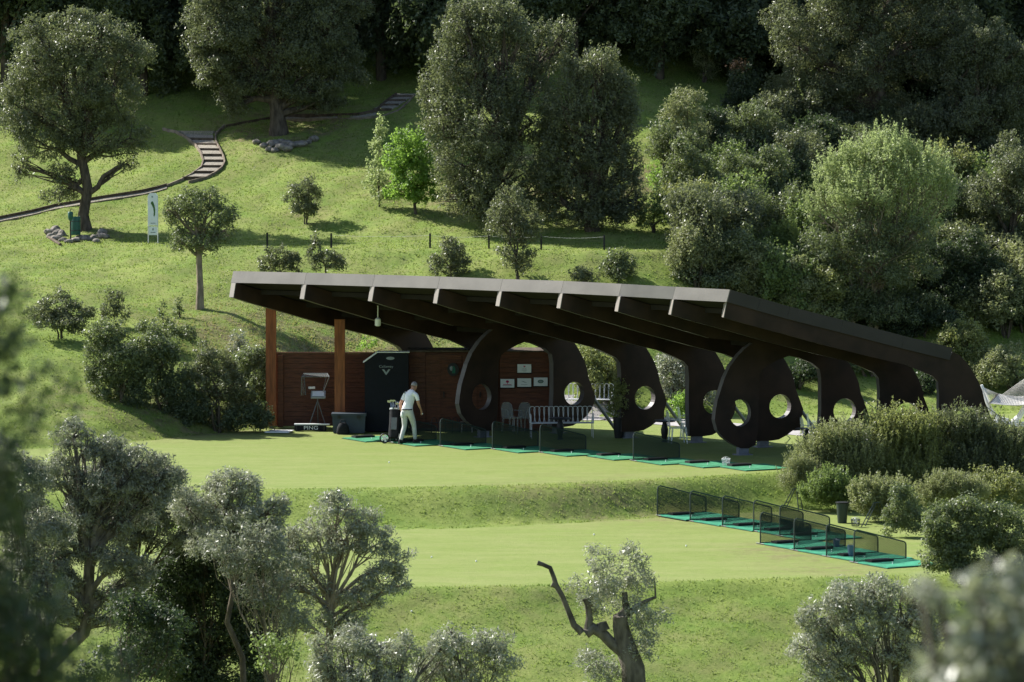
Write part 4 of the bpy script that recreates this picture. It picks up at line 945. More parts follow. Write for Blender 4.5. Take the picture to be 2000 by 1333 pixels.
Q('tall thin stemmed tree with loose foliage beside shaded grass', (1330, 420), [(1330, 310, 36, 40), (1365, 330, 40, 40), (1340, 360, 40, 34), (1385, 370, 36, 34), (1310, 350, 22, 30)], 'leaf_shrub', name='small_tree', cat='tree', cover=1.2, stems=3, trunk_r=0.045, fork=0.7)
Q('yellow green leafy bush glowing in sun below the loose tree', (1300, 400), [(1290, 350, 24, 20), (1298, 378, 30, 18), (1275, 330, 16, 18)], 'leaf_fresh', cover=1.0)
Q('loose green bush on the grass right of the dark evergreen', (1285, 455), [(1280, 400, 30, 28), (1300, 425, 34, 24), (1265, 430, 22, 20)], 'leaf_mid', cover=1.3)
Q('grey twiggy bush standing between the dark evergreen and the wood', (1290, 330), [(1290, 270, 26, 32), (1275, 300, 22, 24), (1310, 300, 26, 24)], 'leaf_shrub', cover=1.1, spiky=0.6)
Q('broad dull green bush left of the pale feathery tree', (1450, 430), [(1440, 330, 46, 40), (1415, 375, 44, 36), (1470, 380, 50, 40), (1510, 340, 40, 44), (1440, 410, 50, 28)], 'leaf_shrub', cover=1.8)
Q('dark leafy bush in the middle of the wooded slope', (1545, 400), [(1545, 300, 40, 38), (1530, 345, 40, 38), (1570, 350, 36, 40), (1545, 290, 30, 30)], 'leaf_oak', cover=2.2)
Q('dense evergreen undergrowth bush below the spreading oak', (1640, 340), [(1610, 270, 60, 36), (1680, 275, 60, 34), (1580, 310, 40, 30)], 'leaf_shrub', cover=2.0)
P('feathery_tree', 'pale green feathery tree with many thin grey branches', 'tree', (1705, 648),
  [(1720, 310, 70, 36), (1655, 340, 55, 40), (1790, 340, 55, 45), (1830, 380, 26, 45), (1700, 375, 80, 55), (1770, 410, 75, 55), (1640, 400, 45, 40), (1800, 440, 36, 40)] + [(a_, b__, 15, 34) for a_, b__ in ((1655, 312), (1690, 298), (1722, 286), (1752, 290), (1782, 302), (1812, 320), (1838, 350), (1850, 390), (1625, 335), (1600, 372), (1585, 410), (1705, 320), (1765, 325), (1740, 350), (1670, 350))],
  'leaf_pale', trunk_r=0.08, bark='bark_pale', stems=5, fork=0.25, leaf=0.075, wid=0.036, clump=0.2, cover=0.6, spiky=0.9, shoots=(14, 45, 0.55), twigs=12)
P('feathery_tree', 'thin leaved lower branches veil under the pale feathery tree', 'tree', (1660, 645),
  [(1640, 500, 60, 55), (1700, 520, 70, 65), (1770, 520, 60, 60), (1600, 480, 50, 45), (1690, 450, 70, 45), (1780, 460, 55, 45), (1670, 600, 60, 40), (1740, 605, 60, 40)],
  'leaf_shrub', trunk_r=0.07, bark='bark_pale', stems=4, fork=0.4, leaf=0.075, wid=0.038, clump=0.2, cover=0.85, twigs=14)
Q('olive green bush at the foot of the wooded slope by the bank', (1385, 560), [(1370, 475, 50, 30), (1335, 510, 36, 36), (1400, 510, 60, 40), (1450, 480, 46, 34), (1345, 540, 40, 22), (1410, 545, 50, 24)], 'leaf_shrub', cover=2.0)
Q('grey twiggy bush immediately behind the roof corner', (1480, 590), [(1480, 520, 50, 36), (1440, 550, 44, 32), (1510, 560, 50, 34), (1560, 540, 44, 40), (1470, 575, 50, 22)], 'leaf_rosemary', cover=1.8, leaf=0.085)
Q('broad leaved sunny bush pressed close behind the roof slope', (1570, 640), [(1560, 590, 46, 26), (1600, 610, 46, 26), (1520, 585, 36, 20), (1620, 560, 36, 36)], 'leaf_yellowish', cover=1.8)
Q('dark hollow bush right of the feathery tree', (1850, 620), [(1840, 520, 50, 50), (1890, 500, 45, 50), (1830, 570, 50, 45), (1890, 570, 55, 45), (1920, 540, 50, 50)], 'leaf_dark', cover=2.2)
Q('deep green bush behind the falling end of the roof', (1800, 660), [(1790, 610, 50, 36), (1840, 620, 46, 34), (1760, 640, 40, 24)], 'leaf_dark', cover=2.2)
Q('dull green bush at the edge above the hammock lawn', (1965, 640), [(1960, 560, 50, 45), (2000, 600, 50, 50), (1950, 610, 40, 36)], 'leaf_shrub', cover=2.0)
Q('sunlit yellow green bush behind the last fin', (1880, 740), [(1880, 650, 40, 26), (1850, 675, 34, 28), (1900, 680, 44, 34), (1860, 710, 50, 30), (1920, 720, 44, 36)], 'leaf_yellowish', cover=1.8, spiky=0.25)
Q('grey green bush growing behind the hammock', (1975, 760), [(1965, 700, 44, 30), (1940, 735, 40, 30), (1995, 735, 44, 36)], 'leaf_rosemary', cover=1.8, spiky=0.3)
Q('leafy grey bush seen between fins beyond the path', (1190, 790), [(1190, 715, 40, 28), (1160, 745, 36, 34), (1215, 750, 36, 36), (1175, 775, 46, 20), (1150, 700, 30, 24)], 'leaf_yellowish', cover=2.0, clump=0.18)
Q('grey leaved bush framed between two middle fins', (1325, 795), [(1320, 705, 36, 28), (1310, 740, 34, 34), (1350, 735, 34, 34), (1325, 770, 44, 22), (1395, 770, 30, 34)], 'leaf_olive', cover=1.6, clump=0.18)
Q('bright grass green clump beyond the path between fins', (1325, 822), [(1335, 780, 18, 18), (1318, 800, 16, 16), (1340, 805, 20, 14)], 'leaf_fresh', cover=1.6, clump=0.14, limbs=False, name='leafy_clump', cat='plant', spiky=0.3)
Q('dark shrub behind the lawn seen past the sixth fin', (1560, 760), [(1575, 725, 40, 22), (1545, 740, 34, 20), (1610, 730, 30, 20)], 'leaf_dark', cover=2.0, clump=0.2)
Q('dark green shrub on the lawn edge past the eighth fin', (1815, 770), [(1815, 742, 22, 24), (1805, 760, 22, 14)], 'leaf_dark', cover=2.0, clump=0.18)
Q('leafy hedge bush between the lawn and the steep bank', (1700, 735), [(1690, 705, 36, 22), (1730, 715, 36, 20), (1650, 705, 34, 20)], 'leaf_shrub', cover=2.0, clump=0.2)
# undergrowth filling the wooded slope
UG = [('dull green', 'leaf_shrub'), ('dark green', 'leaf_dark'), ('grey green', 'leaf_rosemary'), ('olive brown', 'leaf_oak'), ('yellow green', 'leaf_yellowish'), ('fresh green', 'leaf_mid')]
protoU = []
for v, (cn, lm) in enumerate(UG + UG):
    rr_ = np.random.default_rng(300 + v)
    protoU.append(crown_mesh('crown', [((rr_.uniform(-0.7, 0.7), rr_.uniform(-0.5, 0.5), rr_.uniform(0.35, 1.5)), tuple(rr_.uniform(0.45, 0.75, 3))) for q in range(7)], lm, leaf=0.085, wid=0.052, cover=0.95, clump=0.16, seed=310 + v, spiky=0.6, shoots=(9, 24, 0.4)))
mb = MB()
for a_ in range(5): mb.tube([(0.05 * math.cos(a_ * 1.3), 0.05 * math.sin(a_ * 1.3), -0.2), (0.2 * math.cos(a_ * 1.3), 0.2 * math.sin(a_ * 1.3), 0.6), (0.5 * math.cos(a_ * 1.3), 0.4 * math.sin(a_ * 1.3), 1.5)], [0.035, 0.025, 0.008], 6)
protoS = mkmesh('stem', mb, 'bark', smooth=True)
rr = random.Random(21); cnt = 0
for gy in range(240, 700, 46):
    for gx in range(1290, 2040, 74):
        x_ = gx + rr.uniform(-30, 30); y_ = gy + rr.uniform(-16, 16)
        lim = np.interp(y_, [200, 300, 330, 380, 470, 560, 700], [1440, 1430, 1300, 1370, 1330, 1320, 1640])
        if x_ < lim: continue
        if y_ > 560 and x_ < 1330 + (y_ - 560) * 3.2: continue
        v = rr.choice([0, 0, 1, 2, 3, 4, 5, 5]); p_ = ground(x_, y_)
        t = thing('undergrowth_shrub', '%s undergrowth shrub crowding the wooded slope' % UG[v][0], 'shrub', p_, 'undergrowth shrubs on the wooded slope', rz=rr.uniform(0, 6.28))
        q_ = rr.uniform(0.75, 1.15); t.scale = (q_, q_, q_ * rr.uniform(0.8, 1.1))
        o = bpy.data.objects.new('crown', protoU[v + (len(UG) if rr.random() < 0.5 else 0)]); C.objects.link(o); o.parent = t
        o = bpy.data.objects.new('stem', protoS); C.objects.link(o); o.parent = t
        cnt += 1
print('undergrowth', cnt)
# clipped shrub in the planter
plant('potted_shrub', 'leafy shrub growing in the tall black planter', 'shrub', POT + Vector((0, 0, 0.54)), [(1208, 770, 24, 26), (1204, 795, 22, 18), (1214, 745, 14, 16)], 'leaf_yellowish', ref=(1208, 816), trunk_r=0.02, leaf=0.07, wid=0.045, clump=0.12, cover=1.6, fork=0.4)

# --- shaded wood closing the top of the slope
protoF = []
for v in range(4):
    rr = np.random.default_rng(50 + v)
    lob = [((rr.uniform(-1.2, 1.2), rr.uniform(-1.0, 1.0), rr.uniform(1.4, 5.6)), tuple(rr.uniform(0.9, 1.5, 3))) for q in range(12)]
    protoF.append(crown_mesh('crown', lob, 'leaf_wood', leaf=0.15, wid=0.095, cover=1.6, clump=0.30, seed=60 + v, spiky=0.2))
mb = MB(); mb.tube([(0, 0, -0.3), (0.05, 0.05, 1.5), (0.0, -0.05, 3.2), (0.1, 0, 4.6)], [0.17, 0.14, 0.11, 0.05], 8)
for a in range(5): mb.tube([(0, 0, 1.3 + 0.5 * a), (0.5 * math.cos(2.4 * a), 0.5 * math.sin(2.4 * a), 1.9 + 0.5 * a), (1.1 * math.cos(2.4 * a), 1.1 * math.sin(2.4 * a), 2.4 + 0.55 * a)], [0.07, 0.05, 0.02], 6)
protoT = mkmesh('trunk', mb, 'bark', smooth=True)
rr = random.Random(5); nF = 0
for row, (Y0, step) in enumerate(((168.3, 2.7), (171.6, 2.4), (176.0, 2.5), (181.5, 3.0))):
    x = -21.5 + row * 0.9
    while x < 22.5:
        xx = x + rr.uniform(-0.6, 0.6); yy = Y0 + rr.uniform(-0.9, 0.9)
        if row == 0:
            pxx = 1000 + F * xx / yy
            if pxx < 330: yy += 1.5
        t = thing('wood_tree', ('evergreen tree at the wood edge, standing where the grass slope ends' if row == 0 else 'dark evergreen tree deeper inside the shaded wood behind the edge trees'), 'tree', (xx, yy, hz(xx, yy)), 'trees of the shaded wood on the hilltop', rz=rr.uniform(0, 6.28))
        s = rr.uniform(0.85, 1.2); t.scale = (s, s, s * rr.uniform(0.9, 1.15))
        o = bpy.data.objects.new('crown', protoF[nF % 4]); C.objects.link(o); o.parent = t
        o = bpy.data.objects.new('trunk', protoT); C.objects.link(o); o.parent = t
        nF += 1; x += step

# --- shrub bed at the right of the tees
def G(label, bpx, lobes, leafm, **kw):
    P('border_shrub', label, 'shrub', bpx, lobes, leafm, **{**dict(trunk_r=0.03, leaf=0.06, wid=0.032, clump=0.14, cover=1.7, stems=2, limbs=False, depth=0.8), **kw})
G('tall flowering rosemary mound at the left of the border', (1640, 960), [(1640, 870, 50, 40), (1600, 900, 50, 40), (1670, 905, 56, 40), (1625, 935, 70, 24)], 'leaf_rosemary', cover=0.55, shoots=(210, 34, 0.55))
G('tall flowering rosemary mound in front of the last fins', (1760, 965), [(1740, 850, 50, 40), (1790, 855, 50, 40), (1720, 900, 56, 44), (1800, 905, 60, 44), (1760, 940, 80, 26)], 'leaf_yellowish', cover=0.55, shoots=(210, 34, 0.55))
G('tall brownish rosemary mound below the hammock', (1900, 965), [(1870, 845, 46, 36), (1920, 865, 50, 40), (1970, 880, 46, 40), (1880, 910, 60, 44), (1960, 930, 60, 40)], 'leaf_oak', cover=0.55, shoots=(210, 34, 0.55))
G('upright blue green lavender clump beside the last mat', (1562, 985), [(1560, 915, 26, 28), (1545, 945, 24, 28), (1585, 945, 26, 32)], 'leaf_rosemary', cover=0.6, shoots=(220, 34, 0.36), leaf=0.06, wid=0.018)
G('green rosemary clump behind the black bin', (1625, 1000), [(1620, 945, 40, 28), (1600, 970, 40, 26), (1650, 970, 44, 28)], 'leaf_mid', cover=0.8, shoots=(200, 30, 0.3))
G('grey green clump right of the black bin', (1720, 1020), [(1700, 965, 44, 30), (1740, 970, 44, 34), (1710, 995, 44, 20)], 'leaf_rosemary', cover=0.8, shoots=(200, 30, 0.3))
G('round dark leaved bush at the end of the bin strip', (1765, 1050), [(1765, 985, 34, 32), (1745, 1015, 26, 30), (1785, 1020, 36, 32)], 'leaf_shrub', cover=2.2)
G('blue green clump among the border shrubs', (1850, 1010), [(1850, 950, 44, 26), (1820, 970, 36, 26), (1890, 965, 46, 28)], 'leaf_rosemary', cover=0.6, shoots=(220, 34, 0.3), leaf=0.06, wid=0.02)
G('yellowish flowering clump at the far side of the border', (1955, 1000), [(1950, 945, 44, 28), (1990, 965, 40, 34), (1920, 970, 36, 24)], 'leaf_yellowish', spiky=0.6)
G('large dense clipped bush by the last green mat', (1905, 1150), [(1850, 1030, 60, 48), (1920, 1020, 70, 50), (1980, 1050, 60, 50), (1840, 1085, 55, 50), (1910, 1090, 80, 55), (1980, 1110, 60, 50)], 'leaf_shrub', cover=2.4, clump=0.15, leaf=0.065, wid=0.042)

# --- foreground olives
def O(label, base, ref, lobes, lm='leaf_olive', **kw):
    return plant('olive_tree', label, 'tree', base, lobes, lm, ref=ref, **{**dict(trunk_r=0.11, bark='bark_olive', leaf=0.085, wid=0.026, clump=0.12, cover=1.5, twigs=14, up=0.2), **kw})
def GB(px, Y):      # base on the ground below pixel column px at distance Y, with the pixel row it falls on
    x = (px - 1000) / F * Y; b_ = Vector((x, Y, hz(x, Y)))
    d = b_.y * math.cos(PITCH) - (b_.z - H) * math.sin(PITCH); u = (b_.z - H) * math.cos(PITCH) + b_.y * math.sin(PITCH)
    return b_, (px, 666.5 - F * u / d)
b_, rf = GB(60, 90)
O('silvery olive tree with thick leaning trunk left of the dark holly', b_, rf, [(140, 845, 42, 38), (200, 870, 45, 35), (270, 895, 55, 35), (120, 920, 50, 45), (215, 945, 60, 45), (300, 950, 55, 45), (150, 1000, 50, 40), (240, 1010, 55, 40), (80, 1020, 45, 45), (330, 920, 25, 30), (100, 1090, 40, 40), (50, 1000, 50, 60), (60, 1110, 40, 40), (125, 1130, 35, 40), (225, 1090, 45, 40), (215, 1150, 35, 30), (140, 1060, 40, 40), (90, 1190, 40, 36), (200, 1200, 36, 30), (130, 1190, 30, 30), (270, 1120, 40, 36)],
  trunk_r=0.15, trunk_pts=[(40, rf[1] + 10), (80, 1310), (125, 1260), (158, 1230), (170, 1190), (168, 1130), (172, 1070)], cover=1.6, lm='leaf_olive_shaded')
b_, rf = GB(470, 91)
O('silvery olive tree with two rounded heads behind the dark holly', b_, rf, [(440, 935, 45, 32), (480, 950, 35, 35), (410, 980, 45, 40), (460, 1000, 50, 40), (360, 985, 45, 40), (520, 1010, 40, 40), (545, 985, 25, 25), (400, 1040, 45, 36), (470, 1050, 50, 36), (530, 1050, 36, 30)],
  trunk_r=0.065, bark='bark', trunk_pts=[(480, rf[1] + 10), (470, 1280), (440, 1210), (452, 1150), (440, 1100)], cover=1.5)
b_, rf = GB(640, 92)
O('silvery olive tree with open fan of branches beside the bank', b_, rf, [(660, 985, 45, 32), (700, 1010, 40, 36), (610, 1030, 45, 40), (670, 1050, 55, 40), (730, 1060, 45, 40), (770, 1090, 35, 32), (740, 1130, 45, 38), (590, 1090, 40, 40), (700, 1170, 50, 30), (780, 1140, 25, 20), (560, 1060, 35, 40), (600, 1150, 40, 36), (640, 1210, 36, 26), (570, 1200, 36, 30), (690, 1215, 36, 24), (540, 1130, 40, 40)],
  trunk_r=0.09, trunk_pts=[(630, rf[1] + 10), (640, 1280), (642, 1215), (645, 1180)], cover=1.15, bark='bark_pale')
b_, rf = GB(545, 88)
O('thin olive with pale bare stems between the dark holly and the fan olive', b_, rf, [(520, 1080, 45, 40), (560, 1110, 45, 40), (540, 1160, 45, 35), (500, 1040, 35, 30), (470, 1090, 45, 36), (420, 1060, 45, 36), (490, 1150, 40, 34), (580, 1200, 34, 30)],
  trunk_r=0.035, stems=2, fork=0.6, cover=0.9, bark='bark_pale', lm='leaf_olive_shaded')
b_, rf = GB(380, 94)
plant('holly_bush', 'large dark green bush filling the gap between the olives', 'bush', b_, [(350, 1110, 80, 60), (440, 1120, 80, 60), (300, 1160, 80, 60), (500, 1130, 60, 50), (380, 1060, 60, 40), (460, 1060, 50, 36), (400, 1210, 110, 70), (490, 1220, 70, 70), (350, 1290, 110, 70), (450, 1310, 100, 70), (270, 1260, 60, 60)], 'leaf_dark', ref=rf, trunk_r=0.06, stems=3, leaf=0.075, wid=0.045, clump=0.17, cover=1.9)
b_, rf = GB(250, 93)
O('silvery olive crown behind the leaning trunk, above the mown tee', b_, rf, [(230, 905, 60, 40), (300, 930, 60, 40), (180, 930, 60, 45), (340, 970, 60, 45), (260, 980, 70, 50), (180, 1000, 60, 50), (320, 1040, 60, 45), (230, 1060, 60, 45), (390, 1010, 50, 40)],
  trunk_r=0.06, trunk_pts=[(250, rf[1] + 10), (245, 1260), (255, 1170), (262, 1110)], cover=1.5, lm='leaf_olive_shaded', bark='bark')
b_, rf = GB(20, 87)
O('shaded olive crown at the edge below the blurred leaves', b_, rf, [(40, 940, 60, 60), (60, 1040, 70, 60), (20, 1130, 80, 70), (90, 1150, 50, 50), (30, 1240, 70, 60), (0, 900, 60, 60)],
  trunk_r=0.12, stems=2, fork=0.5, cover=1.5, lm='leaf_olive_shaded')
b_, rf = GB(150, 84)
plant('holly_bush', 'low dark bush under the leaning olive trunk', 'bush', b_, [(220, 1290, 50, 36), (160, 1320, 40, 30), (270, 1230, 50, 50), (240, 1180, 36, 36), (300, 1290, 60, 50), (330, 1220, 50, 50)], 'leaf_dark', ref=rf, trunk_r=0.04, stems=2, leaf=0.07, wid=0.042, clump=0.15, cover=1.2)
b_, rf = GB(560, 84)
plant('leafy_bush', 'yellow green bush low among the olive trunks', 'bush', b_, [(530, 1250, 35, 20), (560, 1270, 30, 20), (520, 1285, 30, 20)], 'leaf_mid', ref=rf, trunk_r=0.03, leaf=0.07, wid=0.045, clump=0.15, cover=0.7)
b_, rf = GB(690, 82)
O('low silvery olive top in front of the fan olive', b_, rf, [(690, 1255, 50, 38), (740, 1275, 50, 36), (640, 1300, 50, 40), (710, 1320, 70, 45), (790, 1270, 40, 40), (770, 1330, 60, 40), (620, 1250, 22, 24), (860, 1260, 25, 25)], cover=1.4, leaf=0.08)
b_, rf = GB(950, 83)
O('low silvery olive top with thin trunk on the open bank', b_, rf, [(860, 1265, 40, 36), (910, 1270, 40, 38), (960, 1250, 40, 34), (970, 1290, 40, 40), (900, 1310, 50, 34), (840, 1310, 40, 30), (880, 1225, 18, 16)], cover=1.2, leaf=0.08, trunk_r=0.05)
b_, rf = GB(1720, 86)
O('broad silvery olive tree with three dark trunks on the lower bank', b_, rf, [(1660, 1160, 55, 38), (1730, 1150, 55, 36), (1790, 1160, 45, 40), (1610, 1200, 50, 45), (1690, 1210, 60, 45), (1770, 1210, 55, 45), (1590, 1260, 50, 45), (1660, 1270, 50, 45), (1760, 1270, 60, 45), (1830, 1210, 40, 45), (1620, 1310, 50, 36), (1800, 1290, 50, 45)],
  trunk_r=0.10, stems=3, fork=0.5, cover=1.4)
# the hard-pruned olive: heavy sawn limbs, one bare hooked branch, fresh growth behind
b_, rf = GB(1240, 90); k_ = ppm(90)
po = plant('pruned_olive', 'hard pruned olive with sawn stumps and one bare hooked branch', 'tree', b_, [(1235, 1085, 36, 30), (1170, 1090, 30, 30), (1205, 1120, 45, 36), (1150, 1145, 40, 30), (1255, 1130, 28, 36), (1180, 1175, 45, 34), (1245, 1190, 36, 34), (1270, 1220, 28, 40), (1160, 1290, 36, 34), (1185, 1310, 36, 30), (1250, 1260, 30, 30), (1300, 1195, 16, 14)],
  'leaf_olive', ref=rf, limbs=False, leaf=0.08, wid=0.026, clump=0.13, cover=0.85, up=0.2)
def pv(px, py, dy=0.0): return Vector(((px - rf[0]) / k_, dy, (rf[1] - py) / k_))
mb = MB()
mb.tube([pv(1245, rf[1] + 12), pv(1240, 1340), pv(1238, 1300), pv(1225, 1262), pv(1214, 1220), pv(1212, 1195, -0.05)], [0.27, 0.24, 0.23, 0.20, 0.16, 0.14], 12)
mb.tube([pv(1228, 1275), pv(1195, 1250), pv(1178, 1232), pv(1160, 1222), pv(1145, 1232)], [0.14, 0.11, 0.11, 0.12, 0.11], 10)
part('trunk', mb, 'bark_olive', po, smooth=True, local=True)
for pts, rad in (([pv(1150, 1228), pv(1152, 1200), pv(1150, 1175), pv(1146, 1162)], [0.10, 0.065, 0.07, 0.09]),
                 ([pv(1214, 1200), pv(1225, 1185), pv(1222, 1165), pv(1221, 1150)], [0.12, 0.09, 0.06, 0.055]),
                 ([pv(1228, 1195), pv(1245, 1178), pv(1262, 1168), pv(1282, 1160)], [0.07, 0.05, 0.035, 0.03]),
                 ([pv(1282, 1162), pv(1281, 1140), pv(1279, 1120)], [0.02, 0.016, 0.01]),
                 ([pv(1138, 1230), pv(1122, 1215), pv(1112, 1190), pv(1100, 1160), pv(1086, 1135), pv(1082, 1120), pv(1075, 1102), pv(1062, 1096), pv(1050, 1092)], [0.075, 0.065, 0.055, 0.05, 0.055, 0.045, 0.045, 0.04, 0.05]),
                 ([pv(1086, 1138), pv(1078, 1134)], [0.05, 0.055]), ([pv(1168, 1112, 0.1), pv(1160, 1106, 0.1)], [0.05, 0.06]), ([pv(1180, 1225), pv(1176, 1210)], [0.13, 0.10])):
    mb = MB(); mb.tube(pts, rad, 9); part('limb', mb, 'bark_olive', po, smooth=True, local=True)
# --- out-of-focus trees close to the camera
def near_tree(x, y, lobes, label, leafm, **kw):
    b_ = Vector((x, y, hz(x, y)))
    t = thing('near_tree', label, 'tree', b_)
    L3 = [((cx - b_.x, cy - b_.y, cz - b_.z), r_) for (cx, cy, cz), r_ in lobes]
    me = crown_mesh('crown', L3, leafm, quad=True, **kw); o = bpy.data.objects.new('crown', me); C.objects.link(o); o.parent = t
    mb = MB(); top = L3[0][0]
    mb.tube([(0, 0, -0.2), (0.05, 0.1, 1.0), (top[0] * 0.4, 0.05, top[2] * 0.55), (top[0] * 0.8, top[1], top[2] * 0.8)], [0.12, 0.09, 0.07, 0.04], 9)
    for c, r_ in L3: mb.tube([(top[0] * 0.4, 0.05, top[2] * 0.55), (c[0] * 0.8, c[1], c[2] * 0.8), c], [0.04, 0.025, 0.01], 6)
    part('trunk', mb, 'bark_olive', t, smooth=True, local=True)
def nb(px, py, r_, Y=12.0): q = at_y(px, py, Y); return ((q.x, q.y, q.z), (r_, r_, r_ * 0.9))
near_tree(1.9, 12.2, [nb(1960, 1290, 0.15), nb(1900, 1230, 0.085), nb(1985, 1180, 0.09), nb(1915, 1150, 0.05), nb(1835, 1160, 0.035), nb(1850, 1310, 0.07), nb(1800, 1150, 0.025), nb(1820, 1320, 0.04), nb(2060, 1250, 0.2), nb(2050, 1400, 0.25), nb(1980, 1480, 0.25), nb(2150, 1500, 0.45), nb(2300, 1700, 0.6)],
  'blurred silvery olive crown very close by on the lower right', 'leaf_olive', leaf=0.052, wid=0.018, clump=0.05, cover=2.6, seed=901, sub=5)
near_tree(-2.5, 15.0, [((-2.10, 15, 9.6), (0.66, 0.5, 0.62)), ((-2.05, 15, 10.25), (0.50, 0.4, 0.42)), ((-1.66, 15, 9.95), (0.13, 0.2, 0.2)), ((-1.62, 15, 9.45), (0.24, 0.2, 0.26)), ((-1.66, 15, 10.45), (0.12, 0.2, 0.16)), ((-1.58, 15, 9.05), (0.30, 0.2, 0.3)), ((-1.50, 15, 9.25), (0.22, 0.2, 0.25)), ((-2.25, 15, 8.9), (0.66, 0.5, 0.6)), ((-2.5, 15.3, 9.9), (0.7, 0.6, 0.8)), ((-2.6, 15.2, 8.0), (0.9, 0.8, 0.8)), ((-1.75, 15, 9.55), (0.16, 0.2, 0.22)), ((-1.72, 15, 9.1), (0.18, 0.2, 0.2))],
  'blurred dark foliage of a tree very close by on the left edge', 'leaf_dark', leaf=0.05, wid=0.02, clump=0.08, cover=1.5, seed=902)
print('leaf triangles', NLEAF[0])
# ------------------------------------------------------------------ practice tees: mats and net dividers
RD = Vector((0.87, 0.49, 0)).normalized(); PD = Vector((RD.y, -RD.x, 0)); UPV = Vector((0, 0, 1))
RZ = math.atan2(RD.y, RD.x)
LEN = 1.45
def make_divider():
    t = thing('net_divider', 'x', 'divider', (0, 0, 0), rz=RZ)
    h0, h1 = 0.76, 0.40
    mb = MB(); mb.tube([(0, 0, 0.0), (0, 0, h0 - 0.09), (0.02, 0, h0 - 0.03), (0.08, 0, h0), (LEN - 0.06, 0, h1 + 0.02), (LEN - 0.01, 0, h1 - 0.02), (LEN, 0, h1 - 0.07), (LEN, 0, 0.0)], 0.017, 7)
    mb.tube([(0, 0, 0.03), (LEN, 0, 0.03)], 0.013, 6); mb.tube([(0, -0.18, 0.012), (0, 0.18, 0.012)], 0.014, 6); mb.tube([(LEN, -0.18, 0.012), (LEN, 0.18, 0.012)], 0.014, 6)
    part('frame', mb, 'net_frame', t, smooth=True, local=True)
    mb = MB(); g = 0.040; w = 0.011
    def topz(x): return h0 + (h1 - h0) * x / LEN - 0.01
    def clip(x0, z0, dx, dz):      # strand from (x0,z0) along (dx,dz) inside the frame
        pts = [(x0 + dx * s, z0 + dz * s) for s in np.linspace(0, 2.4, 400)]
        ins = [q for q in pts if 0 <= q[0] <= LEN and 0.03 <= q[1] <= topz(q[0])]
        return (ins[0], ins[-1]) if len(ins) > 2 else None
    for sgn in (1, -1):
        for c in np.arange(-1.2, 2.8, g):
            s = clip(c if sgn > 0 else c, 0.03, sgn * 0.70, 0.714)
            if s:
                (x0, z0), (x1, z1) = s; nx_, nz_ = -0.714 * w / 2, 0.70 * sgn * w / 2; yy = 0.002 * sgn
                mb.add([(x0 - nx_, yy, z0 - nz_), (x0 + nx_, yy, z0 + nz_), (x1 + nx_, yy, z1 + nz_), (x1 - nx_, yy, z1 - nz_)], [(0, 1, 2, 3)])
                mb.add([(x0, yy - w / 2, z0), (x0, yy + w / 2, z0), (x1, yy + w / 2, z1), (x1, yy - w / 2, z1)], [(0, 1, 2, 3)])
    part('net', mb, 'net', t, local=True)
    return t
div0 = make_divider(); used = [False]
def divider(p, label):
    o = div0 if not used[0] else copy_tree(div0)
    used[0] = True; o.location = p; o['label'] = label; o['group'] = 'net dividers between hitting bays'; return o
def make_mat(wd, ln, worn):
    t = thing('hitting_mat', 'x', 'mat', (0, 0, 0), rz=RZ)
    mb = MB(); mb.box((ln / 2, -wd / 2 - 0.04, 0.014), (ln, wd, 0.028)); part('turf_surface', mb, 'mat_green_worn' if worn else 'mat_green', t, local=True)
    mb = MB(); mb.box((ln / 2, -wd / 2 - 0.04, 0.004), (ln + 0.05, wd + 0.05, 0.008)); part('rubber_base', mb, 'rubber', t, local=True)
    mb = MB(); mb.box((0.55, -0.24, 0.055), (0.62, 0.26, 0.05)); tr = part('ball_tray', mb, 'rubber', t, local=True)
    mb = MB(); mb.box((0.55, -0.24, 0.083), (0.54, 0.18, 0.006)); part('tray_well', mb, 'black', tr, local=True)
    mb = MB(); mb.lathe((0.5, -0.85, 0.028), [(0.012, 0), (0.008, 0.03), (0.014, 0.05)], 8); part('rubber_tee', mb, 'white_paint', t, local=True)
    return t
up_px = {-1: (668, 857), 0: (763, 865), 1: (860, 872), 2: (962, 878), 3: (1055, 884.5), 4: (1146, 892), 5: (1237, 901), 6: (1318, 906.5), 7: (1400, 912.5)}
ordn = ['first', 'second', 'third', 'fourth', 'fifth', 'sixth', 'seventh', 'eighth', 'ninth']
mu = make_mat(1.42, 1.45, True); ml = make_mat(1.34, 1.5, False)
for n_, (k, px_) in enumerate(up_px.items()):
    p = ground(*px_, t0=118); o = mu if n_ == 0 else copy_tree(mu); o.location = p + Vector((0, 0, 0.004)); o['group'] = 'hitting mats under the shelter edge'
    o['label'] = 'green hitting mat with black tray, %s from the timber posts, on the upper tee' % ordn[n_]
for k, lab in ((0, 'dark net divider beside the walking man and trolley'), (1, 'dark net divider just past the walking man on the upper tee'), (2, 'dark net divider in front of the first big fin'), (3, 'dark net divider in front of the looped wire bench'), (5, 'dark net divider in front of the tall planter')):
    divider(ground(*up_px[k], t0=118) + Vector((0, 0, 0.005)), lab)
low_a = [(1284, 1008), (1348, 1019), (1411, 1029), (1472, 1038.5), (1523, 1048)]
low_b = [(1485, 1063.5), (1551, 1076), (1614, 1088), (1668, 1100)]
for n_, px_ in enumerate(low_a):
    p = ground(*px_); divider(p + Vector((0, 0, 0.005)), 'green black net divider, %s along the far row from the grass bank' % ordn[n_])
    o = ml if n_ == 0 else copy_tree(ml); o.location = p + Vector((0, 0, 0.004)); o['group'] = 'hitting mats on the lower tee'; o['label'] = 'bright green mat beside the %s divider of the far lower row' % ordn[n_]
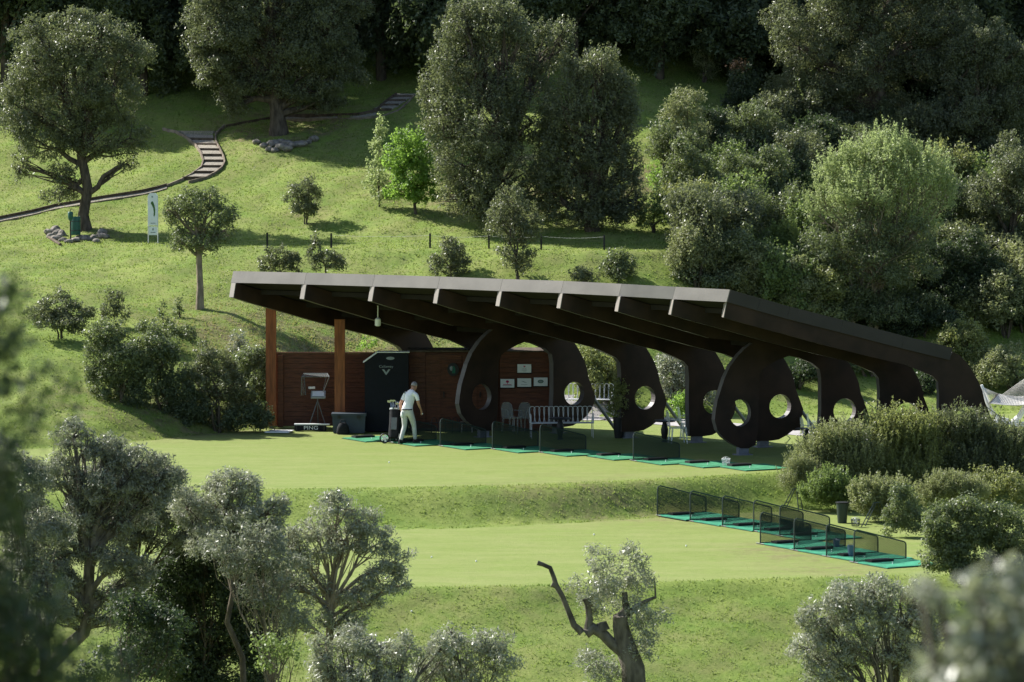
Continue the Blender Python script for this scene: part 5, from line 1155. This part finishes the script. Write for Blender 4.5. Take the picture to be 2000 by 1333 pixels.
for n_, px_ in enumerate(low_b):
    p = ground(*px_); divider(p + Vector((0, 0, 0.005)), 'green black net divider, %s along the near row ending at the clipped bush' % ordn[n_])
    o = copy_tree(ml); o.location = p + Vector((0, 0, 0.004)); o['group'] = 'hitting mats on the lower tee'; o['label'] = 'bright green mat beside the %s divider of the near lower row' % ordn[n_]

# bin, buckets, bag stands
p = ground(1645, 1022); bn = thing('waste_bin', 'black tapered plastic bin on the lower tee before the shrubs', 'bin', p)
mb = MB(); mb.lathe(p, [(0.11, 0), (0.115, 0.02), (0.155, 0.50), (0.165, 0.50), (0.165, 0.525), (0.15, 0.525), (0.14, 0.47)], 22); part('bin_body', mb, 'net_frame', bn, smooth=True)
mb = MB(); mb.lathe(p + Vector((0, 0, 0.5)), [(0.168, 0), (0.172, 0.012), (0.168, 0.03)], 22); part('rim', mb, 'black', bn, smooth=True)
def bucket(px, label, m, hgt=0.22, wire=False):
    p = ground(*px); p.z += 0.03; t = thing('ball_bucket', label, 'bucket', p)
    mb = MB()
    if wire:
        for z, r_ in ((0.0, 0.09), (0.07, 0.098), (0.14, 0.106), (hgt, 0.115)): mb.tube([p + Vector((r_ * math.cos(a), r_ * math.sin(a), z)) for a in np.linspace(0, 2 * math.pi, 17)], 0.006, 5, cap=False)
        for a in np.linspace(0, 2 * math.pi, 14, endpoint=False): mb.tube([p + Vector((0.09 * math.cos(a), 0.09 * math.sin(a), 0)), p + Vector((0.115 * math.cos(a), 0.115 * math.sin(a), hgt))], 0.006, 4)
        part('wire_basket', mb, m, t)
    else:
        mb.lathe(p, [(0.065, 0), (0.085, hgt), (0.092, hgt), (0.092, hgt + 0.012), (0.078, hgt + 0.012), (0.07, 0.03)], 18); part('pail', mb, m, t, smooth=True)
    mb = MB(); mb.tube([p + Vector((0.09 * math.cos(a), 0, hgt + 0.05 * math.sin(a))) for a in np.linspace(0, math.pi, 8)], 0.005, 4); part('handle', mb, 'wire_white' if wire else m, t)
    for q in range(7):
        a = q * 2.4; mb = MB(); mb.lathe(p + Vector((0.035 * math.cos(a), 0.035 * math.sin(a), 0.04 + 0.02 * q)), [(0.004, 0), (0.016, 0.006), (0.0215, 0.02), (0.016, 0.036), (0.004, 0.042)], 8); part('golf_ball', mb, 'white_paint', t, smooth=True)
bucket((1418, 911), 'white wire ball basket on the upper mats', 'wire_white', 0.17, True)
bucket((1662, 1089), 'blue plastic ball bucket between the last two near dividers', 'bucket_blue', 0.24)
bucket((1634, 1071), 'pale blue ball bucket seen through the near row nets', 'bucket_blue', 0.16)
bucket((1671, 1030), 'small dark wire ball basket beside the right folding stand', 'net_frame', 0.17, True)
def stand(px0, px1, px2, label):
    a, b_ = ground(*px0), ground(*px2); t = thing('bag_stand', label, 'stand', (a + b_) / 2); m_ = (a + b_) / 2
    tp = Vector((m_.x + 0.06, m_.y, m_.z + 0.56)); off = Vector((0.12, 0.25, 0))
    for s, e in ((a, tp), (b_, tp + Vector((0.1, 0, 0))), (a + off, tp + off * 0.6), (b_ + off, tp + Vector((0.1, 0, 0)) + off * 0.6)):
        mb = MB(); mb.tube([s, e], 0.014, 6); part('leg', mb, 'net_frame', t)
    mb = MB(); mb.tube([tp, tp + Vector((0.1, 0, 0)), tp + Vector((0.1, 0, 0)) + off * 0.6, tp + off * 0.6, tp], 0.014, 6); part('top_bar', mb, 'net_frame', t)
    mb = MB(); mb.tube([a.lerp(tp, 0.35), (a + off).lerp(tp + off * 0.6, 0.35)], 0.012, 6); part('cross_bar', mb, 'net_frame', t)
stand((1527, 996), None, (1560, 1000), 'black folding bag stand by the lavender clump')
stand((1682, 1030), None, (1722, 1022), 'black folding bag stand right of the plastic bin')

# ------------------------------------------------------------------ timber stairs and edgings on the hillside
def G3(px): return ground(*px, t0=140)
st = thing('timber_stairway', 'curving flight of timber edged steps up the grass slope', 'stairs', G3((400, 310)))
steps = [((356, 351.5), (402, 349)), ((379.5, 341), (423, 338.6)), ((396, 329), (435, 327.5)), ((399, 317.6), (436.5, 317)), ((396, 306.5), (432.6, 306.5)), ((390, 295), (427.5, 295)), ((379.5, 284.5), (421.5, 284.5)), ((369, 275), (417, 275)), ((362, 264), (416, 264))]
S3 = [(G3(a), G3(b_)) for a, b_ in steps]
def riser(parent, a, b_, a2, b2, name='step'):
    zn = (a2.z + b2.z) / 2; z0_ = (a.z + b_.z) / 2; z = z0_ + max(0.07, 0.55 * (zn - z0_)); lo = min(a.z, b_.z) - 0.12; f = Vector((0, -0.05, 0))
    mb = MB(); A0, B0 = Vector((a.x, a.y, lo)), Vector((b_.x, b_.y, lo)); A1, B1 = Vector((a.x, a.y, z)), Vector((b_.x, b_.y, z))
    mb.add([A0 + f, B0 + f, B1 + f, A1 + f, A0 - f, B0 - f, B1 - f, A1 - f], [(0, 1, 2, 3), (7, 6, 5, 4), (0, 4, 5, 1), (1, 5, 6, 2), (2, 6, 7, 3), (3, 7, 4, 0)])
    s = part(name, mb, 'timber_dark', parent)
    mb = MB(); zt = z - 0.012; C1, D1 = Vector((a2.x, a2.y - 0.05, zn + 0.015)), Vector((b2.x, b2.y - 0.05, zn + 0.015)); dn = Vector((0, 0, -0.15)); A2, B2 = Vector((a.x, a.y + 0.05, zt)), Vector((b_.x, b_.y + 0.05, zt))
    mb.add([A2, B2, D1, C1, A2 + dn, B2 + dn, D1 + dn, C1 + dn], [(0, 1, 2, 3), (7, 6, 5, 4), (0, 4, 5, 1), (1, 5, 6, 2), (2, 6, 7, 3), (3, 7, 4, 0)])
    part('tread', mb, 'gravel', s)
for i in range(len(S3) - 1): riser(st, *S3[i], *S3[i + 1])
def edging(parent, pxs, hgt=0.16, w=0.06, m='wood_grey', name='edging_board', lift=0.0):
    Q3 = [G3(q) for q in pxs]
    for a, b_ in zip(Q3[:-1], Q3[1:]):
        d = (b_ - a); d.z = 0
        if d.length < 0.02: continue
        s = Vector((-d.y, d.x, 0)).normalized() * (w / 2); up = Vector((0, 0, hgt + lift)); dn = Vector((0, 0, -0.15)); e = d.normalized() * 0.006
        a_, c_ = a + e, b_ - e
        mb = MB(); mb.add([a_ - s + dn, c_ - s + dn, c_ + s + dn, a_ + s + dn, a_ - s + up, c_ - s + up, c_ + s + up, a_ + s + up], [(3, 2, 1, 0), (4, 5, 6, 7), (0, 1, 5, 4), (1, 2, 6, 5), (2, 3, 7, 6), (3, 0, 4, 7)])
        part(name, mb, m, parent)
edging(st, [(318, 255), (345, 261), (366, 273), (381, 286), (391, 300), (397, 317), (393, 330), (374, 344), (351, 356), (326, 366)], 0.10, 0.05)
edging(st, [(438, 249), (421, 265), (421, 279), (430, 296), (437, 312), (438.5, 321), (433, 331), (420, 341), (401, 351), (368, 359)], 0.10, 0.05)
a, b_ = G3((362, 264)), G3((416, 262)); c_, d_ = G3((440, 250)), G3((345, 257))
mb = MB(); mb.prism([(a.x, a.y), (b_.x, b_.y), (c_.x, c_.y), (d_.x, d_.y)], (0, 0, min(a.z, b_.z) - 0.1), (1, 0, 0), (0, 1, 0), (0, 0, 0.24)); part('landing', mb, 'gravel', st)
# stepped footpath running down to the left edge
pth = thing('timber_footpath', 'long stepped footpath edged with timber crossing the slope', 'footpath', G3((160, 405)))
up_e = [(326, 364), (305, 370), (278, 376), (240, 382), (194, 389), (150, 397), (108, 404), (60, 416), (0, 428), (-40, 437)]
edging(pth, up_e, 0.10, 0.07, 'timber_dark', 'edging_board')
edging(pth, [(x, y + 5.5) for x, y in up_e], 0.03, 0.05, 'wood_grey', 'kerb_board')
for i in range(len(up_e) - 1):
    a, b_ = G3(up_e[i]), G3(up_e[i + 1]); c_, d_ = G3((up_e[i][0], up_e[i][1] + 5.5)), G3((up_e[i + 1][0], up_e[i + 1][1] + 5.5))
    mb = MB(); l = Vector((0, 0, 0.022)); dn = Vector((0, 0, -0.1))
    mb.add([a + l, b_ + l, d_ + l, c_ + l, a + dn, b_ + dn, d_ + dn, c_ + dn], [(0, 1, 2, 3), (7, 6, 5, 4), (0, 4, 5, 1), (1, 5, 6, 2), (2, 6, 7, 3), (3, 7, 4, 0)]); part('tread', mb, 'gravel', pth)
# upper path and short flight on the right of the big oak
up2 = thing('timber_stairway', 'short upper flight of timber steps right of the large oak', 'stairs', G3((760, 212)))
s2 = [((729, 217), (765, 216)), ((742, 208), (779, 207)), ((755, 199), (793, 198)), ((768, 190.5), (806, 190)), ((776, 184), (812, 184))]
Q3 = [(G3(a), G3(b_)) for a, b_ in s2]
for i in range(4): riser(up2, *Q3[i], *Q3[i + 1])
edging(up2, [(774, 187), (752, 203), (735, 219), (700, 226), (640, 228), (555, 228.5)], 0.10, 0.07, 'timber_dark')
edging(up2, [(809, 188), (795, 203), (778, 217), (745, 229), (700, 233), (640, 234), (555, 235)], 0.05, 0.05, 'wood_grey')
for (a, b_) in zip([(735, 221), (700, 227.5), (640, 229.5), (600, 229.7)], [(700, 227.5), (640, 229.5), (600, 229.7), (555, 230)]):
    A_, B_ = G3(a), G3(b_); c_, d_ = G3((a[0], a[1] + 4.5)), G3((b_[0], b_[1] + 4.5)); mb = MB(); l = Vector((0, 0, 0.02)); dn = Vector((0, 0, -0.1))
    mb.add([A_ + l, B_ + l, d_ + l, c_ + l, A_ + dn, B_ + dn, d_ + dn, c_ + dn], [(0, 1, 2, 3), (7, 6, 5, 4), (0, 4, 5, 1), (1, 5, 6, 2), (2, 6, 7, 3), (3, 7, 4, 0)]); part('tread', mb, 'gravel', up2)

edging(up2, [(441, 249), (480, 241), (520, 234), (553, 229.5)], 0.08, 0.06, 'timber_dark')
# stone rings below the two oaks
def stones(label, pts, size, seed):
    rr = random.Random(seed); c0 = G3(pts[len(pts) // 2]); t = thing('stone_edging', label, 'stones', c0)
    for q, pxy in enumerate(pts):
        p = G3(pxy); s = size * rr.uniform(0.75, 1.35); bm = bmesh.new(); bmesh.ops.create_icosphere(bm, subdivisions=2, radius=1.0)
        ph = [rr.uniform(0, 6) for _ in range(6)]
        for v in bm.verts:
            f = 1 + 0.16 * math.sin(2.3 * v.co.x + ph[0]) + 0.14 * math.sin(2.7 * v.co.y + ph[1]) + 0.13 * math.sin(3.1 * v.co.z + ph[2]) + rr.uniform(-0.05, 0.05)
            v.co = Vector((v.co.x * 1.15, v.co.y * 0.95, v.co.z * 0.8)) * f * s
        me = bpy.data.meshes.new('stone'); bm.to_mesh(me); bm.free(); me.materials.append(M['stone'])
        o = bpy.data.objects.new('stone', me); C.objects.link(o); o.parent = t; o.location = p - c0 + Vector((0, 0, s * 0.35)); o.rotation_euler = (0, 0, rr.uniform(0, 6.28))
stones('ring of pale stones around the crooked oak by the green bin', [(100, 465), (98, 458), (106, 452), (112, 460), (110, 470), (122, 472), (133, 475), (146, 473), (158, 469), (170, 470), (182, 469), (193, 464), (201, 457), (205, 467), (188, 474), (120, 462)], 0.15, 3)
stones('low wall of grey stones below the large dark oak', [(503, 281), (513, 287), (526, 283), (525, 294), (537, 296), (536, 285), (549, 282), (550, 292), (561, 286), (562, 295), (573, 288), (583, 287), (592, 284), (602, 280), (612, 275)], 0.15, 4)
a, b_ = G3((95, 467)), G3((118, 481)); mb = MB(); mb.tube([a + Vector((0, 0, 0.06)), b_ + Vector((0, 0, 0.05))], 0.05, 8); single('timber_log', mb, 'timber_dark', 'dark round log lying beside the pale stone ring', 'log', a)

# tee sign, ball washer, bin
p = G3((299, 476)); ts = thing('tee_sign', 'tall white tee sign with green hole map on two legs', 'sign', p); kk = ppm(p.y)
for dx in (-0.155, 0.155):
    mb = MB(); mb.tube([p + Vector((dx, 0.02, -0.1)), p + Vector((dx, 0.02, 1.55))], 0.016, 8); part('leg', mb, 'wire_white', ts)
mb = MB(); pl_ = [(-0.15, 0.60), (0.15, 0.60), (0.15, 1.58), (0.10, 1.64), (-0.10, 1.64), (-0.15, 1.58)]; mb.prism(pl_, p, (1, 0, 0), (0, 0, 1), (0, 0.02, 0)); bo = part('map_board', mb, 'sign_paper', ts)
mb = MB(); o_ = p + Vector((0, -0.003, 0)); curve = [(-0.05, 1.36), (0.0, 1.37), (0.05, 1.25), (0.075, 1.10), (0.07, 0.95), (0.045, 0.87), (0.02, 0.90), (0.03, 1.02), (0.01, 1.15), (-0.04, 1.26), (-0.07, 1.30)]
mb.prism(curve, o_, (1, 0, 0), (0, 0, 1), (0, -0.002, 0)); part('hole_map', mb, 'hole_map', bo)
mb = MB(); mb.box(p + Vector((-0.02, -0.003, 1.52)), (0.05, 0.003, 0.05)); mb.box(p + Vector((0, -0.003, 0.66)), (0.16, 0.003, 0.025)); part('print', mb, 'print_grey', bo)
mb = MB(); mb.box(p + Vector((0, 0.0, 0.41)), (0.27, 0.015, 0.27)); sb = part('lower_panel', mb, 'sign_paper', ts)
mb = MB(); mb.box(p + Vector((0, -0.010, 0.46)), (0.05, 0.003, 0.07)); mb.box(p + Vector((0, -0.010, 0.36)), (0.16, 0.003, 0.03)); part('print', mb, 'print_grey', sb)
mb = MB(); mb.box(p + Vector((0, 0.0, 0.57)), (0.31, 0.02, 0.025)); part('cross_bar', mb, 'wire_white', ts)
p = G3((148, 470)); tb = thing('litter_bin', 'round teal green litter bin on a post at the oak foot', 'bin', p)
mb = MB(); mb.lathe(p + Vector((0, 0, 0.18)), [(0.15, 0), (0.16, 0.03), (0.165, 0.56), (0.155, 0.60), (0.14, 0.60), (0.135, 0.5)], 20); part('bin_body', mb, 'bin_green', tb, smooth=True)
for z in (0.32, 0.62):
    mb = MB(); mb.lathe(p + Vector((0, 0, z)), [(0.170, 0), (0.173, 0.012), (0.170, 0.03)], 20); part('band', mb, 'net_frame', tb)
p = G3((138, 474)); bw = thing('ball_washer', 'dark green golf ball washer on a black post by the bin', 'ball washer', p)
mb = MB(); mb.tube([p, p + Vector((0, 0, 0.72))], 0.028, 8); part('post', mb, 'black', bw)
mb = MB(); mb.lathe(p + Vector((0, 0, 0.70)), [(0.03, 0), (0.05, 0.03), (0.085, 0.12), (0.09, 0.28), (0.075, 0.30), (0.03, 0.31)], 14); part('washer_body', mb, 'bin_green', bw, smooth=True)
mb = MB(); mb.tube([p + Vector((0, 0, 1.0)), p + Vector((0, 0, 1.08)), p + Vector((0.07, 0, 1.09))], 0.012, 6); part('handle', mb, 'black', bw)
# rope fence along the terrace
rf_ = thing('rope_fence', 'low rope fence with thin dark posts along the terrace edge', 'fence', G3((760, 484)))
tops = []
for px_ in ((522, 484), (647, 485), (840, 486), (955, 487), (1057, 488), (1180, 489)):
    p = G3(px_); mb = MB(); mb.box(p + Vector((0, 0, 0.22)), (0.06, 0.06, 0.52)); part('post', mb, 'black', rf_); tops.append(p + Vector((0, 0, 0.42)))
for a, b_ in zip(tops[1:-1], tops[2:]):
    mb = MB(); mb.tube([a.lerp(b_, s) - Vector((0, 0, 0.05 * math.sin(math.pi * s))) for s in np.linspace(0, 1, 9)], 0.0035, 5); part('rope', mb, 'rope_white', rf_)

# ------------------------------------------------------------------ the man walking to the mats
p = ground(796, 867.5); f = Vector((0.60, 0.80, 0)); l = Vector((-0.80, 0.60, 0))
man = thing('person', 'man in white polo and pale trousers walking with head bowed', 'person', p)
J = {'pel': (0.0, 0, 0.93, .125, .15), 'spi': (0.03, 0, 1.08, .115, .145), 'che': (0.08, 0, 1.27, .125, .17), 'nb': (0.12, 0, 1.42, .085, .10), 'nk': (0.16, 0, 1.49, .055, .055), 'hd': (0.21, 0, 1.58, .082, .075), 'ht': (0.245, 0, 1.665, .075, .07), 'jaw': (0.265, 0, 1.55, .05, .045), 'nose': (0.325, 0, 1.60, .016, .014),
     'sL': (0.09, .185, 1.375, .068, .068), 'uL': (0.05, .225, 1.25, .056, .056), 'eL': (0.0, .25, 1.12, .044, .044), 'fL': (0.02, .25, 1.0, .038, .038), 'wL': (0.06, .235, 0.90, .027, .027), 'pL': (0.085, .225, 0.83, .034, .022),
     'sR': (0.11, -.185, 1.375, .068, .068), 'uR': (0.15, -.225, 1.25, .056, .056), 'eR': (0.18, -.245, 1.13, .044, .044), 'fR': (0.26, -.245, 1.03, .038, .038), 'wR': (0.33, -.235, 0.95, .027, .027), 'pR': (0.37, -.225, 0.89, .034, .022),
     'hL': (-0.01, .085, 0.86, .105, .105), 'tL': (-0.02, .09, 0.68, .092, .092), 'kL': (-0.02, .09, 0.49, .070, .070), 'cL': (-0.11, .09, 0.30, .066, .066), 'aL': (-0.20, .09, 0.10, .055, .055),
     'hR': (0.02, -.085, 0.86, .105, .105), 'tR': (0.11, -.09, 0.68, .092, .092), 'kR': (0.18, -.09, 0.49, .070, .070), 'cR': (0.20, -.095, 0.30, .066, .066), 'aR': (0.22, -.10, 0.10, .055, .055)}
E_ = [('pel', 'spi'), ('spi', 'che'), ('che', 'nb'), ('nb', 'nk'), ('nk', 'hd'), ('hd', 'ht'), ('hd', 'jaw'), ('jaw', 'nose')]
for s in 'LR': E_ += [('nb', 's' + s), ('s' + s, 'u' + s), ('u' + s, 'e' + s), ('e' + s, 'f' + s), ('f' + s, 'w' + s), ('w' + s, 'p' + s), ('pel', 'h' + s), ('h' + s, 't' + s), ('t' + s, 'k' + s), ('k' + s, 'c' + s), ('c' + s, 'a' + s)]
for s, sg in (('L', 1), ('R', -1)):
    px0 = J['p' + s]
    for q, (df, dl, ln) in enumerate(((0.026, 0, .060), (0.009, 0, .070), (-0.009, 0, .066), (-0.025, 0, .052))):
        a_ = (px0[0] + df, px0[1], px0[2] - .035, .0095, .0095); c_ = (px0[0] + df * 1.1 + .012, px0[1] - sg * .010, px0[2] - .035 - ln * .55, .0085, .0085); e_ = (px0[0] + df * 1.1 + .020, px0[1] - sg * .030, px0[2] - .035 - ln, .0075, .0075)
        for nm, v in (('a', a_), ('c', c_), ('e', e_)): J['g%s%d%s' % (s, q, nm)] = v
        E_ += [('p' + s, 'g%s%da' % (s, q)), ('g%s%da' % (s, q), 'g%s%dc' % (s, q)), ('g%s%dc' % (s, q), 'g%s%de' % (s, q))]
    J['th%sa' % s] = (px0[0] + .04, px0[1] - sg * .012, px0[2] + .02, .0105, .0105); J['th%sb' % s] = (px0[0] + .058, px0[1] - sg * .025, px0[2] - .025, .009, .009)
    E_ += [('p' + s, 'th%sa' % s), ('th%sa' % s, 'th%sb' % s)]
def W(v): return f * (v[0] + max(0.0, v[2] - 0.98) * 0.17 - 0.02 * (v[2] > 0.8)) + l * v[1] + Vector((0, 0, v[2]))
keys = list(J); me = bpy.data.meshes.new('body'); me.from_pydata([W(J[q]) for q in keys], [(keys.index(a), keys.index(b_)) for a, b_ in E_], [])
tmp = bpy.data.objects.new('body_skeleton', me); C.objects.link(tmp)
sm = tmp.modifiers.new('skin', 'SKIN'); sm.use_smooth_shade = True
if not me.skin_vertices: me.skin_vertices.new() if hasattr(me.skin_vertices, 'new') else None
bm = bmesh.new(); bm.from_mesh(me)
ly = bm.verts.layers.skin.verify(); bm.verts.ensure_lookup_table()
for i, q in enumerate(keys):
    bm.verts[i][ly].radius = (J[q][3], J[q][4]); bm.verts[i][ly].use_root = (q == 'pel')
bm.to_mesh(me); bm.free()
ss = tmp.modifiers.new('sub', 'SUBSURF'); ss.levels = 2; ss.render_levels = 2
dg = bpy.context.evaluated_depsgraph_get(); body = bpy.data.meshes.new_from_object(tmp.evaluated_get(dg))
C.objects.unlink(tmp); bpy.data.objects.remove(tmp)
body.name = 'body'; body.materials.clear()
for m_ in ('skin', 'white_cloth', 'trousers'): body.materials.append(M[m_])
SH = {('pel', 'spi'), ('spi', 'che'), ('che', 'nb')} | {('nb', 's' + s) for s in 'LR'} | {('s' + s, 'u' + s) for s in 'LR'}
TR = {('pel', 'h' + s) for s in 'LR'} | {('h' + s, 't' + s) for s in 'LR'} | {('t' + s, 'k' + s) for s in 'LR'} | {('k' + s, 'c' + s) for s in 'LR'} | {('c' + s, 'a' + s) for s in 'LR'}
segs = [(W(J[a]), W(J[b_]), 1 if (a, b_) in SH else 2 if (a, b_) in TR else 0, (J[a][3] + J[b_][3]) / 2) for a, b_ in E_]
for pg in body.polygons:
    c_ = pg.center; best = (9, 0)
    for a, b_, mi, rad in segs:
        ab = b_ - a; t_ = max(0, min(1, (c_ - a).dot(ab) / ab.length_squared)); d_ = (c_ - (a + ab * t_)).length - rad
        if d_ < best[0]: best = (d_, mi)
    mi = best[1]
    if mi in (1, 2) and best[1] != 0: mi = 1 if c_.z > 0.965 else 2
    pg.material_index = mi; pg.use_smooth = True
bo = bpy.data.objects.new('body', body); C.objects.link(bo); bo.parent = man
def wp(a, b_, c_): return p + W((a, b_, c_))
bm = bmesh.new(); bmesh.ops.create_uvsphere(bm, u_segments=20, v_segments=12, radius=1.0)
for v in bm.verts: v.co = Vector((v.co.x * 0.098, v.co.y * 0.085, v.co.z * 0.105))
bmesh.ops.delete(bm, geom=[v for v in bm.verts if v.co.z < -0.03 or (v.co.x > 0.045 and v.co.z < 0.05)], context='VERTS')
me = bpy.data.meshes.new('hair'); bm.to_mesh(me); bm.free(); me.materials.append(M['hair']); me.polygons.foreach_set('use_smooth', [True] * len(me.polygons))
o = bpy.data.objects.new('hair', me); C.objects.link(o); o.parent = man; o.location = W((0.218, 0, 1.625)); o.rotation_euler = (0, R(20), math.atan2(f.y, f.x))
for sg in (1, -1):
    mb = MB(); mb.lathe(wp(0.205, sg * 0.083, 1.575), [(0.004, 0), (0.014, 0.012), (0.016, 0.03), (0.012, 0.05), (0.003, 0.058)], 8, 1.0, 0.5); part('ear', mb, 'skin', man, smooth=True)
mb = MB(); n_ = 24; ring = []
for z in (0.955, 0.99):
    ring.append([wp(0.005 + 0.131 * math.cos(a), 0.158 * math.sin(a), z) for a in np.linspace(0, 2 * math.pi, n_, endpoint=False)])
mb.add(ring[0] + ring[1], [(k, (k + 1) % n_, (k + 1) % n_ + n_, k + n_) for k in range(n_)]); part('belt', mb, 'black', man, smooth=True)
for a, yaw in (('aL', 0), ('aR', 0)):
    j = J[a]; mb = MB(); prof = [(-0.085, .0, .034), (-0.075, .085, .040), (-0.02, .105, .045), (0.06, .075, .048), (0.13, .055, .050), (0.185, .035, .038), (0.20, .01, .02)]
    V = []; nn = 10
    zb = 0.0 if a == 'aR' else 0.012
    for (x, ht_, wd) in prof:
        for q in range(nn):
            an = 2 * math.pi * q / nn; V.append(wp(j[0] + x, j[1] + wd * math.cos(an), zb + 0.012 + max(0, (ht_ + 0.01) * (0.5 + 0.5 * math.sin(an)))))
    mb.add(V, [(i * nn + q, i * nn + (q + 1) % nn, (i + 1) * nn + (q + 1) % nn, (i + 1) * nn + q) for i in range(len(prof) - 1) for q in range(nn)] + [tuple(range(nn)), tuple((len(prof) - 1) * nn + q for q in range(nn))])
    part('shoe', mb, 'black', man, smooth=True)
for dx in (0.0, -0.001):
    pass
mb = MB(); mb.lathe(wp(-0.125, 0.10, 0.74), [(0.02, 0), (0.05, 0.03), (0.055, 0.10), (0.04, 0.16), (0.015, 0.18)], 10, 0.7, 1.0); part('towel', mb, 'white_cloth', man, smooth=True)
mb = MB(); mb.lathe(wp(0.395, -0.235, 0.815), [(0.004, 0), (0.016, 0.006), (0.0215, 0.021), (0.016, 0.036), (0.004, 0.042)], 10); single('golf_ball', mb, 'white_paint', 'white golf ball held in the lowered right hand of the man', 'ball', wp(0.395, -0.235, 0.815), smooth=True)

# a few balls lying about the tees
for px_ in ((843, 1090), (804, 1196), (1160, 1046), (930, 1098), (1340, 1068), (760, 905)):
    q_ = ground(*px_); mb = MB(); mb.lathe(q_, [(0.004, 0), (0.016, 0.006), (0.0215, 0.021), (0.016, 0.036), (0.004, 0.042)], 10)
    single('golf_ball', mb, 'white_paint', 'small white golf ball lying on the open grass of the tees', 'ball', q_, 'stray golf balls on the grass', smooth=True)
